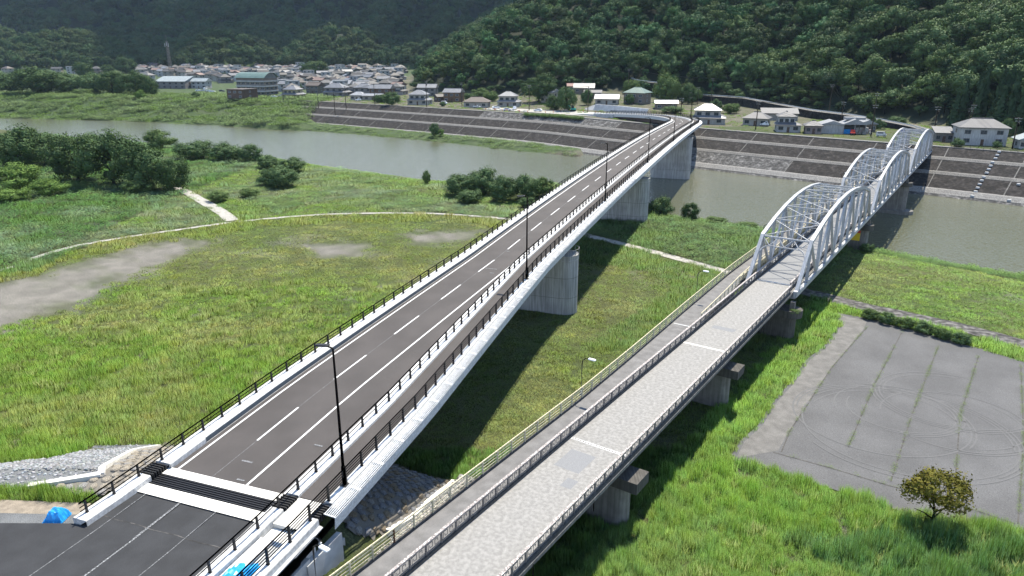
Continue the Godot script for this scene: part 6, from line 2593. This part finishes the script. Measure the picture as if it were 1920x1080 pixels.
func build_works() -> void:
	# excavator
	var o := thing("excavator", "small green excavator at the road works on the crest", "excavator", Vector3(31.5, land(31.5, -378.0) + 0.1, -378.0), 2.6)
	var teal := mat("excavator_green", 0.03, 0.28, 0.22, 0.4)
	var g := Geo.new()
	for s in [-0.85, 0.85]:
		g.tube([Vector3(-1.2, 0.35, s), Vector3(1.2, 0.35, s)], [0.36], 8)
		g.box(Vector3(0, 0.35, s), Vector3(2.4, 0.6, 0.45))
	piece("tracks", g, M.tyre, o)
	g = Geo.new()
	g.bevel(Vector3(-0.3, 1.15, 0), Vector3(2.4, 0.9, 1.7), Basis.IDENTITY, 0.1)
	piece("body", g, teal, o)
	g = Geo.new()
	g.bevel(Vector3(0.2, 2.2, 0.3), Vector3(1.2, 1.3, 0.95), Basis.IDENTITY, 0.1)
	piece("cab", g, M.glass, o)
	g = Geo.new()
	g.beam(Vector3(0.9, 1.4, -0.3), Vector3(2.4, 3.3, -0.3), 0.28, 0.4)
	g.beam(Vector3(2.4, 3.3, -0.3), Vector3(3.6, 1.6, -0.3), 0.24, 0.3)
	piece("arm", g, teal, o)
	g = Geo.new()
	g.box(Vector3(3.6, 1.2, -0.3), Vector3(0.6, 0.6, 0.7))
	piece("bucket", g, M.rail_steel, o)
	var heap := Geo.new()
	core_ball(heap, Vector3(27.6, 7.2, -377.0), Vector3(2.0, 1.3, 1.6), rng)
	var ho := thing("spoil_heap", "low heap of brown earth beside the excavator", "earth heap")
	piece("heap", heap, M.earth, ho)
	# cones and barrier boards
	var orange := mat("orange", 0.75, 0.14, 0.02, 0.6)
	g = Geo.new()
	g.tube([Vector3(0, 0, 0), Vector3(0, 0.04, 0), Vector3(0, 0.05, 0), Vector3(0, 0.8, 0)], [0.26, 0.26, 0.17, 0.03], 8)
	var cm := g.mesh()
	for a in [[-14, -390.5], [-9, -386.5], [-5, -383], [4, -376], [8, -373.5], [17, -369], [21, -370], [25, -374], [36.5, -374], [42, -366]]:
		var q := Vector2(a[0], a[1])
		var c := put("traffic_cone", cm, orange, null, Vector3(q.x, land(q.x, q.y) + 0.12, q.y))
		tag(c, "orange traffic cone standing at the road works on the crest", "traffic cone", "cones at the road works")
		c.scale = Vector3.ONE * 1.2
	for i in 7:
		var x := -12.0 + i * 3.1
		var zz := -386.3 + i * 2.35
		var bo := thing("barrier_board", "red and white barrier board in the row along the crest road", "barrier", Vector3(x, land(x, zz) + 0.1, zz), -0.65, "barrier boards at the road works")
		g = Geo.new()
		g.box(Vector3(0, 0.75, 0), Vector3(1.7, 0.3, 0.05))
		piece("board", g, orange if i % 2 else M.paint, bo)
		g = Geo.new()
		for s in [-0.7, 0.7]:
			g.beam(Vector3(s, 0, -0.25), Vector3(s, 0.9, 0), 0.05, 0.05)
			g.beam(Vector3(s, 0, 0.25), Vector3(s, 0.9, 0), 0.05, 0.05)
		piece("stand", g, M.galvanised, bo)
	# retaining wall behind the bridge landing
	var rw := thing("retaining_wall", "pale sloping concrete retaining wall behind the new bridge landing", "wall")
	var pts := [Vector2(36.0, -386), Vector2(42.0, -381), Vector2(52.0, -370.5), Vector2(66.0, -360.0)]
	for i in 3:
		g = Geo.new()
		var a: Vector2 = pts[i]
		var b: Vector2 = pts[i + 1]
		var bk := Vector2(1.6, -1.4)
		var h0: float = [0.4, 3.4, 3.4, 2.6][i]
		var h1: float = [0.4, 3.4, 3.4, 2.6][i + 1]
		g.quad(Vector3(a.x, 6.8, a.y), Vector3(b.x, 6.8, b.y), Vector3(b.x + bk.x, 7.0 + h1, b.y + bk.y), Vector3(a.x + bk.x, 7.0 + h0, a.y + bk.y))
		g.quad(Vector3(a.x + bk.x, 7.0 + h0, a.y + bk.y), Vector3(b.x + bk.x, 7.0 + h1, b.y + bk.y), Vector3(b.x + bk.x * 1.5, 7.0 + h1, b.y + bk.y * 1.5), Vector3(a.x + bk.x * 1.5, 7.0 + h0, a.y + bk.y * 1.5))
		piece("wall_panel", g, M.wall_concrete, rw)
	# landing yard: pale worked ground where the bridge meets the crest
	var yd := Geo.new()
	yd.prism(flat([[-16, -393], [2, -379], [22, -362.5], [40, -346], [58, -352], [66, -359.5], [52, -370], [42, -380.5], [36, -385.5], [24, -384], [6, -394], [-10, -404]]), 6.9, 7.22)
	setting("yard", yd, M.path)
	# lane on the hillside with guard rail and dark wall below it
	for L in [[[115, -452, 11.3], [133, -415, 11.5], [137, -385, 10.9], [142, -340, 10.3], [148, -318, 10.2], [154, -300, 9.5], [159, -285, 8.5], [158, -265, 7.6], [150, -250, 7.25]], [[104, -506, 20], [88, -496, 20], [80, -484, 19.5], [83, -474, 18.5], [93, -469, 17.5]]]:
		var road := Geo.new()
		var wall := Geo.new()
		var rail := Geo.new()
		var prev := []
		for i in (L.size() - 1) * 4 + 1:
			var k := mini(i / 4, L.size() - 2)
			var t = (i - k * 4) / 4.0
			var p := Vector3(L[k][0], L[k][2], L[k][1]).lerp(Vector3(L[k + 1][0], L[k + 1][2], L[k + 1][1]), t)
			var d := Vector3(L[k + 1][0] - L[k][0], 0, L[k + 1][1] - L[k][1]).normalized()
			var nn := Vector3(d.z, 0, -d.x)
			if nn.x + nn.z * -0.6 > 0.0:
				nn = -nn
			var row := [p - nn * 2.4, p + nn * 2.4, Vector3(p.x + nn.x * 2.6, 5.0, p.z + nn.z * 2.6)]
			if prev.size() > 0:
				road.quad(prev[0], row[0], row[1], prev[1])
				wall.quad(prev[1], row[1], row[2], prev[2])
				rail.beam(prev[1] + Vector3(0, 0.75, 0), row[1] + Vector3(0, 0.75, 0), 0.08, 0.32)
				rail.beam(row[1], row[1] + Vector3(0, 0.8, 0), 0.1, 0.1, Vector3.RIGHT)
			prev = row
		setting("lane", road, M.berm)
		var ro := thing("guard_rail", "white guard rail along the lane %s" % ("below the wood" if L.size() > 6 else "at the bend above the green-roofed house"), "guard rail")
		piece("rail", rail, M.white_metal, ro)
		var wo := thing("lane_wall", "dark stone wall holding up the lane %s" % ("below the wood" if L.size() > 6 else "at the bend above the green-roofed house"), "wall")
		piece("face", wall, M.revetment, wo)
	# stacked pale bags beside the warehouse
	var so := thing("bag_stack", "stack of pale bulk bags in front of the tan shed", "bags", Vector3(132.4, land(132.4, -272.5), -272.5), -0.2)
	for i in 14:
		g = Geo.new()
		g.bevel(Vector3((i % 5) * 1.15 - 2.2 + rnd(-0.1, 0.1), 0.5 + (i / 5) * 0.75, rnd(-0.5, 0.5) - (i / 5) * 0.2), Vector3(1.1, 0.9, 1.0), Basis(Vector3.UP, rnd(-0.2, 0.2)), 0.16)
		piece("bag", g, wall_mat(7 if i % 3 == 0 else 0), so)
	# clipped hedge by the village
	for a in [["clipped_hedge", "tall clipped green hedge beside the crest road", -80.0, -446.0, 11.0, 5.0, 4.6]]:
		var o2 := thing(a[0], a[1], "hedge", Vector3(a[2], land(a[2], a[3]), a[3]), -0.25)
		var c := put("foliage", bush[1], leaf_mat(1), o2)
		c.scale = Vector3(a[4] * 0.62, a[6] * 0.75, a[5] * 0.6)
		c.position.y = a[6] * 0.45
	# stairs of white markers on the right end of the revetment
	for col in [[150.5, -221.5, "left"], [157.5, -215.0, "right"]]:
		var bo := thing("marker_blocks", "line of white blocks running down the revetment, %s of two" % col[2], "marker blocks")
		var u0 := crest.get_closest_offset(Vector2(col[0], col[1]))
		for k in 13:
			if col[2] == "right" and k % 4 != 0:
				continue
			var yk := 7.0 - k * 0.85
			var tk := 0 if yk > 4.8 else (1 if yk > 1.4 else (2 if yk > -2.4 else 3))
			var pk := crest_point(u0, slope_out(yk, tk))
			var bg := Geo.new()
			bg.bevel(Vector3(pk.x, yk + 0.22, pk.y), Vector3(0.7, 0.5, 0.9), Basis(Vector3.UP, 0.75), 0.06)
			piece("block", bg, M.white_concrete, bo)
	var fe := thing("pipe_fence", "white pipe fence along the crest by the large white house", "fence")
	var uf := crest.get_closest_offset(Vector2(141, -231))
	for k in 13:
		var p0 := crest_point(uf + k * 1.8, -0.6)
		var fg := Geo.new()
		fg.tube([Vector3(p0.x, 7.1, p0.y), Vector3(p0.x, 8.1, p0.y)], [0.06], 6)
		piece("post", fg, M.white_metal, fe)
		if k > 0:
			var p1 := crest_point(uf + (k - 1) * 1.8, -0.6)
			fg = Geo.new()
			for hh2 in [7.55, 8.05]:
				fg.tube([Vector3(p1.x, hh2, p1.y), Vector3(p0.x, hh2, p0.y)], [0.05], 6)
			piece("rail", fg, M.white_metal, fe)
	# blue sign at the end of the old bridge
	var bs := thing("blue_sign", "small blue direction sign beyond the last truss", "sign", op(272.0, -28.0, 7.0), -0.5)
	g = Geo.new()
	g.box(Vector3(0, 4.6, 0), Vector3(2.6, 1.2, 0.08))
	piece("board", g, mat("sign_blue", 0.02, 0.07, 0.42, 0.5), bs)
	g = Geo.new()
	g.beam(Vector3(0, 0, -0.08), Vector3(0, 5.2, -0.08), 0.14, 0.14, Vector3.RIGHT)
	piece("post", g, M.galvanised, bs)

# ------------------------------------------------------------------ the car park and small things near the camera
func build_pad() -> void:
	var g := Geo.new()
	drape(g, PAD, 1.6, 0.09)
	setting("car_park", g, M.pad_asphalt)
	g = Geo.new()
	drape(g, flat([[47.6, -97.2], [50.6, -94.6], [48.6, -91.4], [38.6, -78.6], [28.0, -63.6], [25.6, -59.9], [21.2, -58.6], [22.9, -61.6], [25.7, -64.7], [29.1, -70], [32.6, -74.5], [37.0, -81], [41.2, -85.5], [45.9, -92.5]]), 1.6, 0.096)
	setting("car_park_edge", g, M.pad_edge)
	# weeds along the joints
	var lines := [[[53.2, -90.1], [42.0, -74.5], [32.6, -60.5]], [[55.6, -85.5], [42.2, -66.9], [33.8, -54.7]], [[58.7, -82.1], [47.3, -66.9], [39.3, -54.3]], [[62.2, -79.4], [50.4, -61.6], [41.1, -48.7]], [[49.4, -92.1], [38.9, -78.9], [28.1, -63.6], [25.8, -59.6]], [[25.0, -59.6], [29.5, -56.8], [33.3, -54.1], [37.6, -51.5], [40.9, -48.7]]]
	var xf := []
	var cs := []
	var js := Geo.new()
	for i in lines.size():
		var l: Array = lines[i]
		for k in l.size() - 1:
			var a := Vector2(l[k][0], l[k][1])
			var b := Vector2(l[k + 1][0], l[k + 1][1])
			var d := (b - a).normalized()
			var nn := Vector2(-d.y, d.x) * 0.06
			js.quad(lay(a.x - nn.x, a.y - nn.y, 0.104), lay(a.x + nn.x, a.y + nn.y, 0.104), lay(b.x + nn.x, b.y + nn.y, 0.104), lay(b.x - nn.x, b.y - nn.y, 0.104))
			var t := 0.0
			while t < a.distance_to(b):
				var q := a + d * t
				if n2.get_noise_2d(q.x * 7.0, q.y * 7.0) > (-0.05 if i < 4 else 0.16) or rng.randf() < 0.12:
					var s := rnd(0.22, 0.58)
					xf.append(Transform3D(Basis(Vector3.UP, rnd(0, TAU)).scaled(Vector3(s, s * 0.8, s)), lay(q.x + rnd(-0.08, 0.08), q.y + rnd(-0.08, 0.08), 0.08)))
					var v := rnd(0.8, 1.2)
					cs.append(Color(0.13 * v, 0.20 * v, 0.045 * v))
				t += 0.22
	setting("pad_joint", js, M.stained_concrete)
	copies("joint_weeds", weed_patch(8, 26), M.grass, xf, cs, "small weeds growing along the joints of the car park", "weeds")
	# tyre marks: thin pale rings scrubbed into the surface
	for c in [[38.5, -66.5, 7.6, 4.6], [41.5, -68.0, 5.2, 3.4], [46.0, -66.0, 6.4, 4.2], [40.0, -64.0, 9.4, 6.0], [48.5, -70.5, 6.8, 4.6]]:
		for e in 4:
			var tg := Geo.new()
			var rows := []
			var from := rnd(0.0, TAU)
			var sweep_ := rnd(1.6, 4.6)
			for k in 41:
				var a := from + sweep_ * k / 40.0
				var p := Vector2(c[0], c[1]) + Vector2(cos(a) * (c[2] + e * 0.42), sin(a) * (c[2] * 0.92 + e * 0.36))
				var q := Vector2(c[0], c[1]) + Vector2(cos(a) * (c[2] + e * 0.42 + 0.16), sin(a) * (c[2] * 0.92 + e * 0.36 + 0.16))
				rows.append([lay(p.x, p.y, 0.106 + e * 0.002), lay(q.x, q.y, 0.106 + e * 0.002)])
			tg.rows(rows, true)
			setting("tyre_mark", tg, mat("tyre_mark", 0.158, 0.158, 0.157, 0.95, "grain", 0.8) if not M.has("tyre_mark") else M.tyre_mark)
	# hedge along the back of the car park
	var o := thing("low_hedge", "low dark green hedge between the car park and the path", "hedge", Vector3(55.3, land(55.3, -91.0), -91.0), 0.0)
	for k in 6:
		var t := k / 5.0 - 0.5
		var c := put("foliage", bush[k % 5], leaf_mat(1 if k % 2 else 6), o)
		c.scale = Vector3(1.6, 1.15, 1.5)
		c.position = Vector3(t * 7.6, 0.7, t * 9.0)
		c.rotation.y = k * 1.3
	o = thing("low_hedge", "bright green bush patch at the right edge beside the path", "hedge", Vector3(66.5, land(66.5, -82.5), -82.5), 0.0)
	for k in 2:
		var c := put("foliage", bush[k + 1], leaf_mat(3), o)
		c.scale = Vector3(1.7, 0.7, 1.5)
		c.position = Vector3(k * 1.6, 0.35, k * 1.9)
	# the lone tree
	o = thing("young_tree", "lone olive green tree at the near edge of the car park", "tree", lay(33.9, -48.6, 0.0))
	var tm := trunk(333, 3.0, 0.16, 6, 1.5)
	put("trunk", tm, M.bark, o)
	leafy("olive_leaf", 0.125, 0.118, 0.022, 0.5)
	var cr := put("crown", crown(334, 44, 110, 0.050, 0.62, 0.30, 0.42), M.olive_leaf, o)
	cr.scale = Vector3(3.05, 2.45, 2.8)
	cr.position = Vector3(0.0, 3.35, 0)
	# blue tarpaulins
	o = thing("tarpaulin", "crumpled blue tarpaulin over a small heap beside the kerb", "tarpaulin", lay(-28.5, -37.7, 0.17))
	g = Geo.new()
	cloth(g, 0.62, 0.72, 0.55, 41)
	piece("sheet", g, M.tarp, o)
	o = thing("tarpaulin", "long blue tarpaulin tied over the duct bank by the railing", "tarpaulin", bp(-88.3, 6.62, -0.5), -AZ)
	g = Geo.new()
	cloth(g, 0.85, 0.95, 3.3, 43)
	piece("sheet", g, M.tarp, o)
	g = Geo.new()
	g.box(Vector3(-0.45, 0.82, 2.6), Vector3(0.12, 0.10, 2.2), Basis(Vector3.UP, 0.1))
	piece("batten", g, M.paint, o)
	# pit with a rusty frame in the fresh road
	o = thing("pit_frame", "rusty angle frame round a small gravel pit in the fresh road", "pit frame", bp(-95.6, 1.9, 0.0), -AZ + 0.55)
	g = Geo.new()
	for s in [[Vector3(0, 0.03, -0.75), Vector3(2.0, 0.09, 0.10)], [Vector3(0, 0.03, 0.75), Vector3(2.0, 0.09, 0.10)], [Vector3(-1.0, 0.03, 0), Vector3(0.10, 0.09, 1.4)], [Vector3(1.0, 0.03, 0), Vector3(0.10, 0.09, 1.4)]]:
		g.box(s[0], s[1])
	piece("frame", g, M.rust, o)
	g = Geo.new()
	g.box(Vector3(0, 0.004, 0), Vector3(1.9, 0.02, 1.4))
	piece("fill", g, M.gravel, o)

func cloth(g: Geo, w: float, h: float, l: float, seed_: int) -> void:
	var f := FastNoiseLite.new()
	f.seed = seed_
	f.frequency = 0.9
	f.fractal_octaves = 3
	var rows := []
	for i in 27:
		var v := i / 26.0 * 2.0 - 1.0
		var row := []
		for j in 19:
			var u := j / 18.0 * 2.0 - 1.0
			var r := maxf(absf(u), absf(v))
			var y := h * (1.0 - pow(r, 2.6)) + 0.22 * h * f.get_noise_2d(u * w * 2.2, v * l * 1.6) + 0.10 * h * f.get_noise_2d(u * w * 6.0 + 9.0, v * l * 5.0)
			row.append(Vector3(u * w * (1.0 + 0.1 * f.get_noise_2d(v * 5.0, 3.0)), maxf(y, 0.02), -v * l))
		rows.append(row)
	g.rows(rows)

# ------------------------------------------------------------------ clouds that shade the far hills, above the picture
func build_clouds() -> void:
	var m := mat("cloud_white", 0.85, 0.86, 0.88, 1.0)
	var s := Vector3(0.197, 0.875, -0.443).normalized()
	# each: where its shade falls (x, z), how wide, how deep
	var C := [[-1150.0, -1500.0, 520.0, 480.0], [-500.0, -1560.0, 460.0, 470.0], [-80.0, -1500.0, 330.0, 420.0], [-900.0, -2500.0, 700.0, 420.0], [300.0, -2100.0, 500.0, 400.0]]
	var words := ["leftmost low white cloud over the far hills", "white cloud over the hills behind the school", "white cloud over the hills behind the village end", "broad white cloud over the farthest ridge", "white cloud behind the wooded right hill"]
	for i in C.size():
		var c: Array = C[i]
		var at := Vector3(c[0], 90.0, c[1]) + s * (1500.0 / s.y)
		var o := thing("cloud", words[i], "cloud", at)
		var g := Geo.new()
		for k in 16:
			var a := rnd(0, TAU)
			var d := sqrt(rng.randf())
			core_ball(g, Vector3(cos(a) * d * c[2] * 0.75, rnd(-20, 60), sin(a) * d * c[3] * 0.75), Vector3(c[2] * 0.42, rnd(50, 110), c[3] * 0.42), rng)
		piece("puffs", g, m, o)

# things that still share a label are told apart by their place, left to right
func single_out() -> void:
	var by := {}
	for o in get_children():
		if o.has_meta("label") and not o.has_meta("kind"):
			var l: String = o.get_meta("label")
			if not by.has(l):
				by[l] = []
			by[l].append(o)
	var words := ["leftmost", "second", "third", "fourth", "fifth", "sixth", "seventh", "eighth", "ninth", "tenth"]
	for l in by:
		var a: Array = by[l]
		if a.size() < 2:
			continue
		a.sort_custom(func(p, q): return place_x(p) < place_x(q))
		for i in a.size():
			var w: String = words[i] if i < words.size() else "%dth" % (i + 1)
			if i == a.size() - 1:
				w = "rightmost"
			var long = l.replace("-", " ").count(" ") + 1 > 13
			a[i].set_meta("label", l + ", " + w + (" from left" if i > 0 and i < a.size() - 1 and not long else ""))

func place_x(o: Node3D) -> float:
	var p := o.position
	if p == Vector3.ZERO and o.get_child_count() > 0 and o.get_child(0) is MeshInstance3D:
		p = (o.get_child(0) as MeshInstance3D).mesh.get_aabb().get_center()
	return p.x / maxf(1.0, -p.z)

# ------------------------------------------------------------------ build
func _ready() -> void:
	rng.seed = 20240
	var cam := Camera3D.new()
	cam.name = "camera"
	cam.fov = 44.14
	cam.near = 0.5
	cam.far = 6000.0
	cam.position = EYE
	cam.rotation_degrees = Vector3(-18.4, 0, 0)
	add_child(cam)
	cam.current = true

	var sky_m := ProceduralSkyMaterial.new()
	sky_m.sky_top_color = Color(0.42, 0.54, 0.72)
	sky_m.sky_horizon_color = Color(0.88, 0.91, 0.93)
	sky_m.sky_curve = 0.16
	sky_m.ground_bottom_color = Color(0.20, 0.24, 0.16)
	sky_m.ground_horizon_color = Color(0.55, 0.60, 0.58)
	sky_m.sun_angle_max = 4.0
	sky_m.energy_multiplier = 1.0
	var sky := Sky.new()
	sky.sky_material = sky_m
	var env := Environment.new()
	env.background_mode = Environment.BG_SKY
	env.sky = sky
	env.background_energy_multiplier = 1.0
	env.tonemap_mode = Environment.TONE_MAPPER_LINEAR
	env.tonemap_exposure = 2.35
	env.fog_enabled = true
	env.fog_density = 0.00004
	env.fog_light_color = Color(0.74, 0.84, 0.92)
	env.sdfgi_enabled = true
	env.ssao_enabled = true
	env.ssil_enabled = true
	var we := WorldEnvironment.new()
	we.name = "environment"
	we.environment = env
	add_child(we)

	var sun := DirectionalLight3D.new()
	sun.name = "sun"
	sun.light_energy = 1.35
	sun.light_color = Color(1.0, 0.965, 0.90)
	sun.light_angular_distance = 0.5
	sun.shadow_enabled = true
	add_child(sun)
	sun.look_at_from_position(Vector3(0.197, 0.875, -0.443) * 100.0, Vector3.ZERO, Vector3.UP)

	make_textures()
	make_materials()
	build_land()
	build_bank()
	build_new_bridge()
	build_near_slopes()
	build_trees()
	build_old_bridge()
	build_houses()
	build_poles()
	build_vehicles()
	build_works()
	build_pad()
	build_grass()
	build_clouds()
	single_out()
